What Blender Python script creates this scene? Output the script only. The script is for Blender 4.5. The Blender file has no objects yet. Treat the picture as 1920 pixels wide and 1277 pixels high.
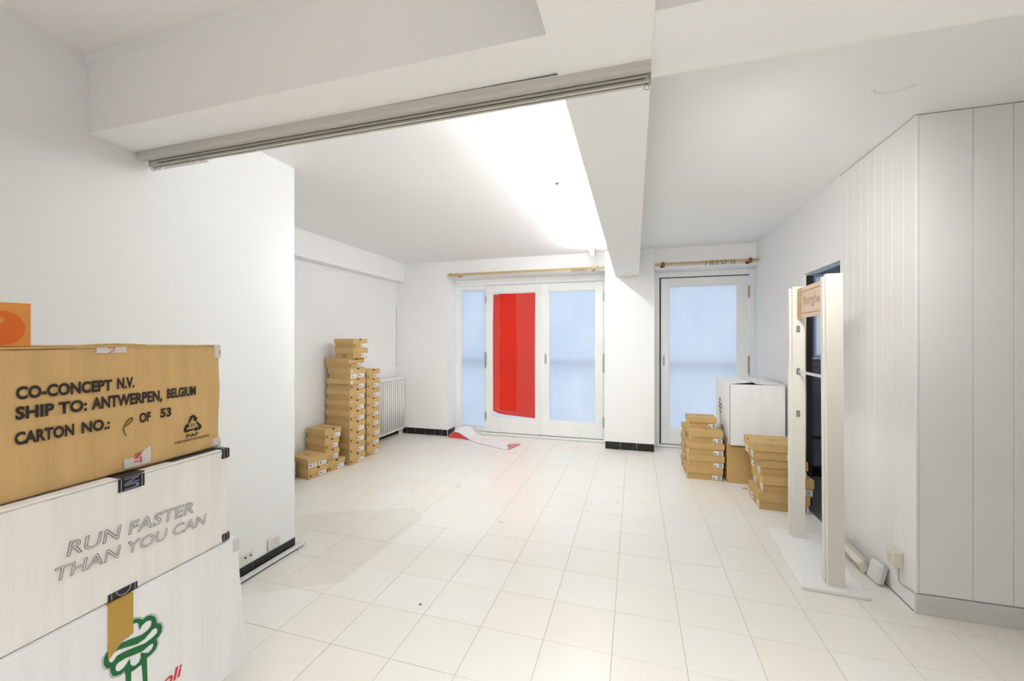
import bpy, bmesh, math, random
from mathutils import Vector, Matrix

C = bpy.context.scene.collection
S = bpy.context.scene
random.seed(7)
PI = math.pi

# ---------------------------------------------------------------- camera
cam_d = bpy.data.cameras.new('camera')
cam_d.sensor_width = 36.0
cam_d.lens = 772.0 / 1920.0 * 36.0
cam_d.clip_start = 0.02
cam = bpy.data.objects.new('camera', cam_d)
C.objects.link(cam)
cam.location = (0, 0, 1.34)
cam.rotation_euler = (PI / 2, 0, math.atan(230.2 / 772.0))
S.camera = cam

# ---------------------------------------------------------------- world
w = bpy.data.worlds.new('world')
S.world = w
w.use_nodes = True
bg = w.node_tree.nodes['Background']
bg.inputs[0].default_value = (0.70, 0.80, 0.93, 1)
bg.inputs[1].default_value = 0.94

# ---------------------------------------------------------------- exposure and large lights
S.view_settings.view_transform = 'Standard'
S.view_settings.look = 'None'
S.view_settings.gamma = 1
S.view_settings.use_curve_mapping = False
S.view_settings.exposure = 0.78
TUBE_L = 33.0

def area(name, loc, rot, sx, sy, power, col):
    d = bpy.data.lights.new(name, 'AREA')
    d.shape = 'RECTANGLE'; d.size = sx; d.size_y = sy; d.energy = power; d.color = col
    o = bpy.data.objects.new(name, d); C.objects.link(o)
    o.location = loc; o.rotation_euler = rot
    return o
# unseen fill lights added behind and above the camera to brighten the rooms
area('rear_fill_light', (0.7, -2.85, 1.35), (-PI / 2, 0, PI), 4.6, 2.0, 9, (1.0, 0.96, 0.94))
rc_ = area('overhead_fill_light', (.2, -.15, 2.46), (0, 0, 0), 1.2, 1.0, 28, (1.0, 0.97, 0.95)); rc_.data.spread = math.radians(105)

# added fill for the right-hand bay, out of view behind the cross beam
bl_ = area('bay_fill_light', (.36, 1.47, 2.26), (math.radians(72), 0, math.radians(-16)), .50, .14, 3.3, (1.0, .985, .965)); bl_.data.spread = math.radians(74)
# second added fill, hidden behind the beam in the left-hand room
bl_ = area('left_bay_fill_light', (-.95, 1.47, 2.25), (math.radians(64), 0, math.radians(8)), 1.2, .14, 6.5, (1.0, .99, .975)); bl_.data.spread = math.radians(84)
# small cool point light added to lift the dark tiled side room
sd = bpy.data.lights.new('side_room_fill_light', 'POINT'); sd.energy = 5; sd.shadow_soft_size = .08; sd.color = (.80, .88, 1.0)
so = bpy.data.objects.new('side_room_fill_light', sd); C.objects.link(so); so.location = (2.5, 3.9, 2.0)

# ---------------------------------------------------------------- materials
MATS = {}
def mat(name, col, rough=0.6, noise=None, bump=None, spec=0.4, metal=0.0, emit=None, emit_s=0.0, trans=0.0, alpha=1.0, coord='pos', vary=0.0):
    """noise=(scale(3), amount) colour mottling; bump=(scale(3), strength)"""
    if name in MATS: return MATS[name]
    m = bpy.data.materials.new(name); m.use_nodes = True
    nt = m.node_tree; b = nt.nodes['Principled BSDF']
    b.inputs['Base Color'].default_value = (*col, 1)
    b.inputs['Roughness'].default_value = rough
    b.inputs['Metallic'].default_value = metal
    b.inputs['Specular IOR Level'].default_value = spec
    b.inputs['Alpha'].default_value = alpha
    if emit:
        b.inputs['Emission Color'].default_value = (*emit, 1)
        b.inputs['Emission Strength'].default_value = emit_s
    N = nt.nodes; L = nt.links
    def coords(scale):
        mp = N.new('ShaderNodeMapping'); mp.inputs['Scale'].default_value = scale
        if coord == 'pos':
            g = N.new('ShaderNodeNewGeometry'); L.new(g.outputs['Position'], mp.inputs[0])
        else:
            g = N.new('ShaderNodeTexCoord'); L.new(g.outputs['Object'], mp.inputs[0])
            oi = N.new('ShaderNodeObjectInfo')
            mul = N.new('ShaderNodeVectorMath'); mul.operation = 'SCALE'; mul.inputs[3].default_value = 37.0
            cmb = N.new('ShaderNodeCombineXYZ')
            for k in range(3): L.new(oi.outputs['Random'], cmb.inputs[k])
            L.new(cmb.outputs[0], mul.inputs[0]); L.new(mul.outputs[0], mp.inputs['Location'])
        return mp.outputs[0]
    cur = None
    if noise:
        sc, am = noise
        nz = N.new('ShaderNodeTexNoise'); nz.inputs['Scale'].default_value = 1; nz.inputs['Detail'].default_value = 5
        L.new(coords(sc), nz.inputs['Vector'])
        mr = N.new('ShaderNodeMapRange')
        mr.inputs[1].default_value = .3; mr.inputs[2].default_value = .7
        mr.inputs[3].default_value = 1 - am; mr.inputs[4].default_value = 1 + am * .5
        L.new(nz.outputs['Fac'], mr.inputs[0])
        vm = N.new('ShaderNodeVectorMath'); vm.operation = 'SCALE'; vm.inputs[0].default_value = col
        L.new(mr.outputs[0], vm.inputs[3])
        cur = vm.outputs[0]
    if vary:
        oi = N.new('ShaderNodeObjectInfo'); mr = N.new('ShaderNodeMapRange')
        mr.inputs[3].default_value = 1 - vary; mr.inputs[4].default_value = 1 + vary * .4
        L.new(oi.outputs['Random'], mr.inputs[0])
        vm = N.new('ShaderNodeVectorMath'); vm.operation = 'SCALE'
        if cur: L.new(cur, vm.inputs[0])
        else: vm.inputs[0].default_value = col
        L.new(mr.outputs[0], vm.inputs[3]); cur = vm.outputs[0]
    if cur: L.new(cur, b.inputs['Base Color'])
    if bump:
        sc, st = bump
        nz = N.new('ShaderNodeTexNoise'); nz.inputs['Scale'].default_value = 1; nz.inputs['Detail'].default_value = 4
        L.new(coords(sc), nz.inputs['Vector'])
        bp = N.new('ShaderNodeBump'); bp.inputs['Strength'].default_value = st; bp.inputs['Distance'].default_value = .01
        L.new(nz.outputs['Fac'], bp.inputs['Height']); L.new(bp.outputs[0], b.inputs['Normal'])
    if trans:
        tr = N.new('ShaderNodeBsdfTranslucent'); tr.inputs[0].default_value = (*col, 1)
        mx = N.new('ShaderNodeMixShader'); mx.inputs[0].default_value = trans
        L.new(b.outputs[0], mx.inputs[1]); L.new(tr.outputs[0], mx.inputs[2])
        L.new(mx.outputs[0], N['Material Output'].inputs[0])
    MATS[name] = m
    return m

WALL = mat('painted_plaster', (.91, .91, .905), .75, noise=((.9, .9, .9), .015), bump=((18, 18, 18), .06))
PANELM = mat('painted_board', (.90, .895, .885), .5, bump=((6, 6, .8), .05), vary=.012)
CEIL = mat('painted_ceiling', (.95, .948, .942), .8, bump=((10, 10, 10), .07))
BEAMM = mat('painted_beam', (.945, .942, .935), .8, bump=((9, 9, 9), .08))
WOODW = mat('white_gloss_paint', (.88, .885, .87), .35, noise=((5, 5, 2), .02), bump=((12, 12, 3), .08))
LEAFM = mat('door_leaf_paint', (.875, .88, .86), .35, noise=((6, 6, 2), .04), bump=((20, 20, 4), .08))
REARW = mat('beige_rear_wall', (.55, .52, .48), .8)
GROUT = mat('grout', (.36, .34, .29), .9)
BLACKT = mat('black_glazed_tile', (.012, .012, .011), .25, noise=((20, 20, 20), .3))
JOINT = mat('light_joint', (.62, .61, .56), .8)
RADM = mat('radiator_enamel', (.88, .87, .83), .4)
PINE = mat('varnished_pine', (.55, .40, .20), .35, noise=((3, 40, 40), .12))
PINEP = mat('pale_turned_wood', (.52, .42, .24), .4, noise=((30, 30, 30), .1))
DARKW = mat('dark_turned_wood', (.20, .095, .035), .35, noise=((30, 30, 30), .15))
BRONZE = mat('bronze_wire', (.16, .10, .05), .35, metal=.8)
TRACK = mat('aged_white_metal', (.60, .585, .53), .45, noise=((4, 30, 30), .08))
BATTEN = mat('aged_white_batten', (.66, .65, .61), .6, noise=((3, 30, 30), .06), bump=((8, 40, 40), .15))
DARK = mat('dark_gap', (.02, .018, .015), .9)
STEEL = mat('galvanised_steel', (.45, .44, .41), .35, metal=.9)
CHROME = mat('polished_tube', (.75, .76, .77), .25, metal=.75)
GREYP = mat('grey_end_cap', (.22, .25, .25), .5)
INK = mat('black_ink', (.022, .014, .010), .7)
INKT = mat('outline_ink', (.03, .028, .025), .7)
PLASTIC = mat('white_plastic', (.80, .79, .76), .35)
CREAM = mat('cream_plastic', (.78, .74, .62), .35)
LABELM = mat('white_sticker', (.80, .80, .80), .5)
PRINT = mat('label_print', (.015, .02, .035), .6)
PRINTG = mat('label_small_print', (.25, .26, .30), .6)
REDINK = mat('red_ink', (.62, .02, .035), .6)
GREENINK = mat('green_ink', (.008, .13, .032), .6)
GREYINK = mat('pale_lavender_ink', (.30, .30, .40), .6)
KRAFT = mat('kraft_shoebox_board', (.55, .355, .135), .75, noise=((14, 14, 14), .05), coord='obj', vary=.05)
KRAFTL = mat('kraft_shoebox_lid_board', (.59, .395, .165), .75, noise=((14, 14, 14), .05), coord='obj', vary=.05)
GREYB = mat('grey_shoebox_board', (.34, .35, .36), .7, noise=((14, 14, 14), .05), coord='obj')
CARD = mat('brown_corrugated_board', (.57, .37, .150), .8, noise=((4, 22, 3), .10), bump=((20, 90, 4), .12), coord='obj')
CARDW = mat('white_corrugated_board', (.80, .775, .735), .7, noise=((3, 26, 1.2), .07), bump=((16, 70, 2), .15), coord='obj')
CARDW2 = mat('white_corrugated_board_cool', (.80, .80, .80), .7, noise=((3, 26, 1.2), .05), bump=((16, 70, 2), .15), coord='obj')
CARDW3 = mat('bright_white_carton_board', (.86, .86, .86), .7, noise=((10, 10, 2), .03), coord='obj')
BTAPE = mat('black_packing_tape', (.012, .012, .012), .3, bump=((60, 60, 60), .15), coord='obj')
WTAPE = mat('white_packing_tape', (.62, .58, .55), .35, bump=((60, 60, 60), .2), coord='obj')
YTAPE = mat('amber_packing_tape', (.52, .32, .06), .3, alpha=.82, bump=((25, 25, 25), .1), coord='obj')
ORANGE = mat('orange_print', (.80, .17, .022), .5)
ORANGEL = mat('light_orange_print', (.82, .34, .07), .5)
WHITEL = mat('white_laminate', (.91, .91, .89), .4)
WHITEL2 = mat('cream_painted_post', (.80, .775, .705), .45)
BIRCH = mat('pale_plywood', (.78, .60, .45), .5, noise=((20, 3, 30), .06))
BIRCHD = mat('engraved_wood_line', (.40, .28, .20), .7)
BIRCHY = mat('ochre_wood', (.58, .40, .20), .5)
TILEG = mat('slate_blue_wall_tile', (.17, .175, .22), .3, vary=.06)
BLUEGR = mat('blue_grey_window_paint', (.42, .50, .62), .4)
BROWNF = mat('dark_brown_door_frame', (.035, .017, .009), .4, noise=((30, 30, 3), .3))
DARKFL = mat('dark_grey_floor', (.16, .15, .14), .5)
OUTG = mat('outdoor_paving', (.35, .37, .40), .8)
RAILM = mat('grey_blue_railing', (.16, .20, .24), .6)
REDPAP = mat('red_paper', (.99, .15, .09), .55, trans=.84)
REDPAPL = mat('faded_red_paper', (.98, .28, .23), .55, noise=((5, 5, 3), .08), trans=.86)
WHITEPAP = mat('white_backing_paper', (.90, .88, .88), .6, noise=((9, 9, 9), .04))
REDSHEET = mat('red_sheet_front', (.66, .06, .06), .5, noise=((9, 9, 9), .2))
PINKSHEET = mat('pink_faded_sheet_front', (.66, .30, .30), .5, noise=((20, 20, 20), .25))

def floor_mat():
    m = bpy.data.materials.new('terrazzo_tile'); m.use_nodes = True
    nt = m.node_tree; N = nt.nodes; L = nt.links; b = N['Principled BSDF']
    g = N.new('ShaderNodeNewGeometry')
    v = N.new('ShaderNodeTexVoronoi'); v.inputs['Scale'].default_value = 0.94
    L.new(g.outputs['Position'], v.inputs['Vector'])
    r = N.new('ShaderNodeValToRGB'); r.color_ramp.interpolation = 'LINEAR'
    r.color_ramp.elements[0].position = 0; r.color_ramp.elements[0].color = (.70, .66, .58, 1)
    r.color_ramp.elements[1].position = .15; r.color_ramp.elements[1].color = (.885, .87, .812, 1)
    e = r.color_ramp.elements.new(.07); e.color = (.84, .82, .755, 1)
    sep = N.new('ShaderNodeSeparateColor'); L.new(v.outputs['Color'], sep.inputs[0]); L.new(sep.outputs[0], r.inputs[0])
    nz = N.new('ShaderNodeTexNoise'); nz.inputs['Scale'].default_value = 1.7; nz.inputs['Detail'].default_value = 6
    L.new(g.outputs['Position'], nz.inputs['Vector'])
    r2 = N.new('ShaderNodeValToRGB')
    r2.color_ramp.elements[0].position = .3; r2.color_ramp.elements[0].color = (.985, .975, .955, 1)
    r2.color_ramp.elements[1].position = .7; r2.color_ramp.elements[1].color = (1, 1, 1, 1)
    L.new(nz.outputs['Fac'], r2.inputs[0])
    mx = N.new('ShaderNodeMix'); mx.data_type = 'RGBA'; mx.blend_type = 'MULTIPLY'; mx.inputs[0].default_value = 1
    L.new(r.outputs[0], mx.inputs[6]); L.new(r2.outputs[0], mx.inputs[7])
    oi = N.new('ShaderNodeObjectInfo')
    r3 = N.new('ShaderNodeValToRGB'); r3.color_ramp.interpolation = 'LINEAR'
    r3.color_ramp.elements[0].color = (.995, .975, .955, 1); r3.color_ramp.elements[1].color = (1.0, 1.0, 1.0, 1)
    e = r3.color_ramp.elements.new(.5); e.color = (.985, .99, .975, 1)
    L.new(oi.outputs['Random'], r3.inputs[0])
    mx2 = N.new('ShaderNodeMix'); mx2.data_type = 'RGBA'; mx2.blend_type = 'MULTIPLY'; mx2.inputs[0].default_value = 1
    L.new(mx.outputs[2], mx2.inputs[6]); L.new(r3.outputs[0], mx2.inputs[7])
    L.new(mx2.outputs[2], b.inputs['Base Color'])
    nz2 = N.new('ShaderNodeTexNoise'); nz2.inputs['Scale'].default_value = 5; nz2.inputs['Detail'].default_value = 4
    L.new(g.outputs['Position'], nz2.inputs['Vector'])
    mr = N.new('ShaderNodeMapRange'); mr.inputs[3].default_value = .26; mr.inputs[4].default_value = .31
    L.new(nz2.outputs['Fac'], mr.inputs[0]); L.new(mr.outputs[0], b.inputs['Roughness'])
    bp = N.new('ShaderNodeBump'); bp.inputs['Strength'].default_value = .02; bp.inputs['Distance'].default_value = .01
    L.new(nz2.outputs['Fac'], bp.inputs['Height']); L.new(bp.outputs[0], b.inputs['Normal'])
    b.inputs['Specular IOR Level'].default_value = .45
    return m
FLOORM = floor_mat()

def frosted():
    m = bpy.data.materials.new('frosted_glass_film'); m.use_nodes = True
    N = m.node_tree.nodes; L = m.node_tree.links
    b = N['Principled BSDF']
    b.inputs['Base Color'].default_value = (.75, .82, .90, 1); b.inputs['Roughness'].default_value = .5
    tr = N.new('ShaderNodeBsdfTranslucent')
    g = N.new('ShaderNodeNewGeometry'); mp = N.new('ShaderNodeMapping'); mp.inputs['Scale'].default_value = (2.2, 2.2, 1.1)
    L.new(g.outputs['Position'], mp.inputs[0])
    nz = N.new('ShaderNodeTexNoise'); nz.inputs['Scale'].default_value = 1; nz.inputs['Detail'].default_value = 3
    L.new(mp.outputs[0], nz.inputs['Vector'])
    r = N.new('ShaderNodeValToRGB')
    r.color_ramp.elements[0].position = .3; r.color_ramp.elements[0].color = (.83, .87, .93, 1)
    r.color_ramp.elements[1].position = .7; r.color_ramp.elements[1].color = (.95, .96, .97, 1)
    L.new(nz.outputs['Fac'], r.inputs[0]); L.new(r.outputs[0], tr.inputs[0])
    mx = N.new('ShaderNodeMixShader'); mx.inputs[0].default_value = .86
    L.new(b.outputs[0], mx.inputs[1]); L.new(tr.outputs[0], mx.inputs[2])
    L.new(mx.outputs[0], N['Material Output'].inputs[0])
    return m
FROST = frosted()
TUBEM = mat('fluorescent_tube_glow', (.9, .9, .9), .4, emit=(.96, .99, 1.0), emit_s=TUBE_L)

# ---------------------------------------------------------------- mesh helpers
def box(bm, x0, x1, y0, y1, z0, z1, mi=0, bevel=0):
    vs = [bm.verts.new((x, y, z)) for x in (x0, x1) for y in (y0, y1) for z in (z0, z1)]
    F = []
    for q in ((0, 1, 3, 2), (4, 6, 7, 5), (0, 4, 5, 1), (2, 3, 7, 6), (0, 2, 6, 4), (1, 5, 7, 3)):
        f = bm.faces.new([vs[i] for i in q]); f.material_index = mi; F.append(f)
    if bevel:
        es = list({e for f in F for e in f.edges})
        bmesh.ops.bevel(bm, geom=es, offset=bevel, segments=1, affect='EDGES', material=-1)
    return vs

def obj(name, bm, m, parent=None, loc=None, smooth=False):
    bmesh.ops.recalc_face_normals(bm, faces=bm.faces[:])
    me = bpy.data.meshes.new(name); bm.to_mesh(me); bm.free()
    for x in (m if isinstance(m, (list, tuple)) else [m]): me.materials.append(x)
    if smooth:
        for p in me.polygons: p.use_smooth = True
    o = bpy.data.objects.new(name, me); C.objects.link(o)
    if parent: o.parent = parent
    if loc: o.location = loc
    return o

def bx(name, m, x0, x1, y0, y1, z0, z1, parent=None, bevel=0, kind=None):
    bm = bmesh.new(); box(bm, x0, x1, y0, y1, z0, z1, bevel=bevel)
    o = obj(name, bm, m, parent)
    if kind: o['kind'] = kind
    return o

def thing(name, label, cat, loc=(0, 0, 0), rotz=0, group=None, kind=None):
    o = bpy.data.objects.new(name, None); C.objects.link(o)
    o.empty_display_size = .05
    o.location = loc; o.rotation_euler = (0, 0, rotz)
    tag(o, label, cat, group, kind)
    return o

def tag(o, label=None, cat=None, group=None, kind=None):
    if label: o['label'] = label
    if cat: o['category'] = cat
    if group: o['group'] = group
    if kind: o['kind'] = kind
    return o

def cyl(bm, p0, p1, r0, r1=None, seg=16, caps=True):
    p0 = Vector(p0); p1 = Vector(p1); r1 = r0 if r1 is None else r1
    d = (p1 - p0).normalized(); a = d.orthogonal().normalized(); b = d.cross(a)
    A = [bm.verts.new(p0 + (a * math.cos(t) + b * math.sin(t)) * r0) for t in [2 * PI * i / seg for i in range(seg)]]
    B = [bm.verts.new(p1 + (a * math.cos(t) + b * math.sin(t)) * r1) for t in [2 * PI * i / seg for i in range(seg)]]
    for i in range(seg):
        j = (i + 1) % seg; bm.faces.new((A[i], A[j], B[j], B[i]))
    if caps: bm.faces.new(A[::-1]); bm.faces.new(B)

def tube(bm, pts, r, seg=8, closed=False):
    pts = [Vector(p) for p in pts]; n = len(pts); rings = []
    up = None
    for i, p in enumerate(pts):
        if closed: d = (pts[(i + 1) % n] - pts[i - 1]).normalized()
        else: d = (pts[min(i + 1, n - 1)] - pts[max(i - 1, 0)]).normalized()
        if up is None: up = d.orthogonal().normalized()
        a = (up - d * up.dot(d)).normalized(); b = d.cross(a); up = a
        rings.append([bm.verts.new(p + (a * math.cos(t) + b * math.sin(t)) * r) for t in [2 * PI * k / seg for k in range(seg)]])
    for i in range(n if closed else n - 1):
        A = rings[i]; B = rings[(i + 1) % n]
        for k in range(seg):
            l = (k + 1) % seg; bm.faces.new((A[k], A[l], B[l], B[k]))
    if not closed: bm.faces.new(rings[0][::-1]); bm.faces.new(rings[-1])

def lathe_x(bm, prof, cx, cy, cz, seg=16):
    """profile of (x, r) turned around the X axis"""
    rings = []
    for x, r in prof:
        rings.append([bm.verts.new((cx + x, cy + r * math.cos(2 * PI * k / seg), cz + r * math.sin(2 * PI * k / seg))) for k in range(seg)])
    for A, B in zip(rings, rings[1:]):
        for k in range(seg):
            l = (k + 1) % seg; bm.faces.new((A[k], A[l], B[l], B[k]))
    bm.faces.new(rings[0][::-1]); bm.faces.new(rings[-1])

def torus_pts(c, r, axis='x', n=20):
    c = Vector(c); out = []
    for i in range(n):
        t = 2 * PI * i / n
        if axis == 'x': out.append(c + Vector((0, r * math.cos(t), r * math.sin(t))))
        else: out.append(c + Vector((r * math.cos(t), 0, r * math.sin(t))))
    return out

# text fitted into a rectangle: origin is the lower left corner, xd the reading direction, yd up
def text(name, body, o, xd, yd, width, height, m, parent, bold=0.0, outline=0.0, lift=.0006, shear=0.0):
    cu = bpy.data.curves.new('t', 'FONT'); cu.body = body; cu.size = 1.0; cu.resolution_u = 3
    cu.offset = bold; cu.shear = shear
    if outline:
        cu.fill_mode = 'NONE'; cu.bevel_depth = outline; cu.bevel_resolution = 0
    t = bpy.data.objects.new('t', cu); C.objects.link(t)
    dg = bpy.context.evaluated_depsgraph_get()
    me = bpy.data.meshes.new_from_object(t.evaluated_get(dg))
    bpy.data.objects.remove(t); bpy.data.curves.remove(cu)
    xs = [v.co.x for v in me.vertices]; ys = [v.co.y for v in me.vertices]
    x0, x1, y0, y1 = min(xs), max(xs), min(ys), max(ys)
    if ',' in body and len(body) > 3: y0 = 0
    xd = Vector(xd).normalized(); yd = Vector(yd).normalized(); n = xd.cross(yd)
    sx = width / (x1 - x0); sy = height / (y1 - y0); o = Vector(o)
    for v in me.vertices:
        z = v.co.z * sy
        v.co = o + xd * ((v.co.x - x0) * sx) + yd * ((v.co.y - y0) * sy) + n * (z + lift)
    me.materials.clear(); me.materials.append(m)
    ob = bpy.data.objects.new(name, me); C.objects.link(ob); ob.parent = parent
    return ob

def flat_poly(name, loops, m, parent, thick=.0005, n=(1, 0, 0)):
    """loops: list of lists of 3D points, first is outer; filled with holes"""
    bm = bmesh.new(); es = []
    for lp in loops:
        vs = [bm.verts.new(p) for p in lp]
        for i in range(len(vs)): es.append(bm.edges.new((vs[i], vs[(i + 1) % len(vs)])))
    bmesh.ops.triangle_fill(bm, use_beauty=True, use_dissolve=False, edges=es, normal=n)
    return obj(name, bm, m, parent)

# ================================================================ SETTING
ZC = 2.45          # ceiling of the rooms
ZF = 2.487         # ceiling of the rear (camera) room
XL = -2.107; XA = -3.314; XR = 1.323
YB = 5.27; YD = 5.54

def struct(name, m, *a, **k):
    o = bx(name, m, *a, **k); o['kind'] = 'structure'; return o

# --- floor: slab with separate terrazzo tiles
floor = struct('floor', GROUT, -3.45, 3.7, -3.1, 5.60, -.12, -.0022)
GX, GY = .2985, .2910
def tile_mesh(x0, x1, y0, y1):
    bm = bmesh.new(); box(bm, x0, x1, y0, y1, -.004, 0, bevel=.0006)
    bmesh.ops.recalc_face_normals(bm, faces=bm.faces[:])
    me = bpy.data.meshes.new('tile'); bm.to_mesh(me); bm.free(); me.materials.append(FLOORM); return me
gap = .0009
full = tile_mesh(gap, GX - gap, gap, GY - gap)
def solid_at(x, y):
    if y < 2.147 and x < XL: return True
    if x < XA or x > 3.6 or y > 5.50: return True
    if x > XR and y > 2.505: return True
    return False
rt = random.Random(3)
for i in range(-12, 12):
    for j in range(-4, 12):
        x0 = .2045 + i * GX; y0 = 2.0965 + j * GY; x1 = x0 + GX; y1 = y0 + GY
        lx = XA if (y0 + y1) / 2 > 2.147 else XL
        hx = XR if (y0 + y1) / 2 > 2.505 else 3.6
        hy = 5.50
        a, b_, c_, d_ = max(x0, lx), min(x1, hx), y0, min(y1, hy)
        if y0 < 2.505 < y1 and x1 > XR:          # cut tiles in front of the boarded face
            q0 = max(x0, XR); o = bpy.data.objects.new('tile', tile_mesh(q0 - x0 + (gap if q0 == x0 else 0), GX - gap, gap, 2.503 - y0)); C.objects.link(o); o.location = (x0, y0, 0); o.parent = floor
        if b_ - a < .01 or d_ - c_ < .01: continue
        if a > 1.4 and d_ < 1.3: continue
        dz = rt.uniform(-.0003, .0003)
        if (a, b_, c_, d_) == (x0, x1, y0, y1): me = full
        else: me = tile_mesh(a - x0 + gap, b_ - x0 - gap, gap, d_ - y0 - gap)
        o = bpy.data.objects.new('tile', me); C.objects.link(o); o.location = (x0, y0, dz); o.parent = floor
rest = bx('floor_rest', FLOORM, XL, 3.6, -3.0, 2.0965 - 4 * GY - .001, -.004, 0, floor); rest['kind'] = 'stuff'
rest.name = 'terrazzo_paving'

# --- walls
wl = struct('wall_left', WALL, -3.50, XL, -3.1, 2.147, -.1, 2.6)
struct('wall_alcove', WALL, XA - .15, XA, 2.147, 5.60, -.1, 2.6)
struct('trim_1', BEAMM, XA, -3.192, 2.147, YB, 2.18, ZC + .05)          # boxed soffit in the alcove

# back wall (with two door openings)
bm = bmesh.new()
box(bm, XA, -2.515, YB, 5.75, -.1, 2.6)                 # left pier
box(bm, -2.515, -.354, YB + .01, 5.75, 2.215, 2.6)      # lintel over the double door
box(bm, -.354, .226, 5.23, 5.75, -.1, 2.6)              # pier between doors
box(bm, .226, 1.40, YB, 5.75, 2.20, 2.6)                # lintel over single door
box(bm, 1.40, 1.6, 4.90, 5.75, -.1, 2.6)
back = obj('wall_back', bm, WALL); back['kind'] = 'structure'

# right wall block with boarding, door opening to the side room
bm = bmesh.new()
box(bm, XR + .012, 3.75, 2.517, 3.285, -.1, 2.6)
box(bm, XR, XR + .052, 3.285, 3.905, 1.88, 2.6)
box(bm, XR, XR + .017, 3.905, YB, -.1, 2.6)
box(bm, XR + .017, XR + .052, 3.93, YB, -.1, 2.6)
box(bm, XR + .052, 1.60, 4.74, 4.90, -.1, 2.6)
wr = obj('wall_right', bm, WALL); wr['kind'] = 'structure'
def board(x0, x1, y0, y1, z0, z1):
    bm = bmesh.new(); box(bm, x0, x1, y0, y1, z0, z1, bevel=.0010)
    return obj('panel', bm, PANELM, wr)
ys = [2.512, 2.602, 2.703, 2.785, 2.867, 2.94, 3.019, 3.108, 3.196, 3.285]
for a, b_ in zip(ys, ys[1:]): board(XR, XR + .014, a + .0006, b_ - .0006, .004, 2.446)
xs = [1.335, 1.544, 1.692, 1.90, 2.05, 2.26, 2.41, 2.62, 2.77, 2.98, 3.13, 3.34, 3.49]
for a, b_ in zip(xs, xs[1:]): board(a + .0008, b_ - .0008, 2.505, 2.519, .101, 2.446)
bm = bmesh.new(); box(bm, XR - .003, XR + .011, 2.501, 2.513, .10, 2.446, bevel=.002)
o = obj('corner_bead', bm, PANELM, wr)
# skirting board under the boarding
bm = bmesh.new(); box(bm, XR - .001, 3.6, 2.501, 2.517, 0, .096, bevel=.0015)
bb = obj('baseboard_front', bm, mat('skirting_paint', (.72, .71, .69), .4, noise=((5, 5, 20), .06))); bb['kind'] = 'structure'

# shell behind the photographer
struct('wall_rear', REARW, -3.5, 3.75, -3.25, -3.0, -.1, 2.6)
struct('wall_side', REARW, 3.6, 3.75, -3.0, 2.517, -.1, 2.6)

# --- ceilings and beams
cl = struct('ceiling', CEIL, XA - .1, 3.7, 1.09, 5.6, ZC, 2.62)
struct('ceiling_rear', CEIL, -2.2, 3.7, -3.1, 1.09, ZF, 2.62)
# cross beam and long beam
bm = bmesh.new()
box(bm, XL, -.228, 1.097, 1.372, 2.17, ZF + .05)
box(bm, .048, 3.65, 1.097, 1.372, 2.17, ZF + .05)
o = obj('trim_2', bm, BEAMM); o['kind'] = 'structure'; 
bm = bmesh.new()
vs = box(bm, -.228, .048, -3.0, 5.235, 2.17, ZF + .05)
for v in vs:
    if v.co.z < 2.2: v.co.z = 2.17 if v.co.y < 0 else 2.132
    if v.co.z < 2.2 and v.co.y < 0: v.co.z = 2.19
o = obj('trim_3', bm, BEAMM); o['kind'] = 'structure'

# --- black tile skirtings
def tile_run(name, pts_axis, fixed, a, b_, joints, z1, side):
    """row of black skirting tiles; pts_axis 'x' or 'y'; fixed = wall plane; side = +-1 direction into the room"""
    t = .008
    if pts_axis == 'x':
        base = struct(name, JOINT, a, b_, min(fixed, fixed + side * t * .5), max(fixed, fixed + side * t * .5), .001, z1)
    else:
        base = struct(name, JOINT, min(fixed, fixed + side * t * .5), max(fixed, fixed + side * t * .5), a, b_, .001, z1)
    ed = [a] + joints + [b_]
    for p, q in zip(ed, ed[1:]):
        bm = bmesh.new()
        f0, f1 = min(fixed, fixed + side * t), max(fixed, fixed + side * t)
        if pts_axis == 'x': box(bm, p + .0016, q - .0016, f0, f1, .002, z1 - .001, bevel=.001)
        else: box(bm, f0, f1, p + .0016, q - .0016, .002, z1 - .001, bevel=.001)
        obj('tile', bm, BLACKT, base)
    return base
tile_run('baseboard_alcove_back', 'x', YB, XA + .01, -2.515, [-3.16, -3.01, -2.86, -2.71, -2.60], .088, -1)
tile_run('baseboard_reveal', 'y', -2.515, YB, 5.50, [5.38], .088, 1)
tile_run('baseboard_pier', 'x', 5.23, -.352, .224, [-.17, .02], .092, -1)
bl = tile_run('baseboard_left', 'y', XL, 1.0, 2.147, [1.22, 1.43, 1.64, 1.842, 2.052], .072, 1)
tile_run('baseboard_alcove_side', 'y', XA, 2.15, YB, [2.35 + .2 * k for k in range(14)], .088, 1)

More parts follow.
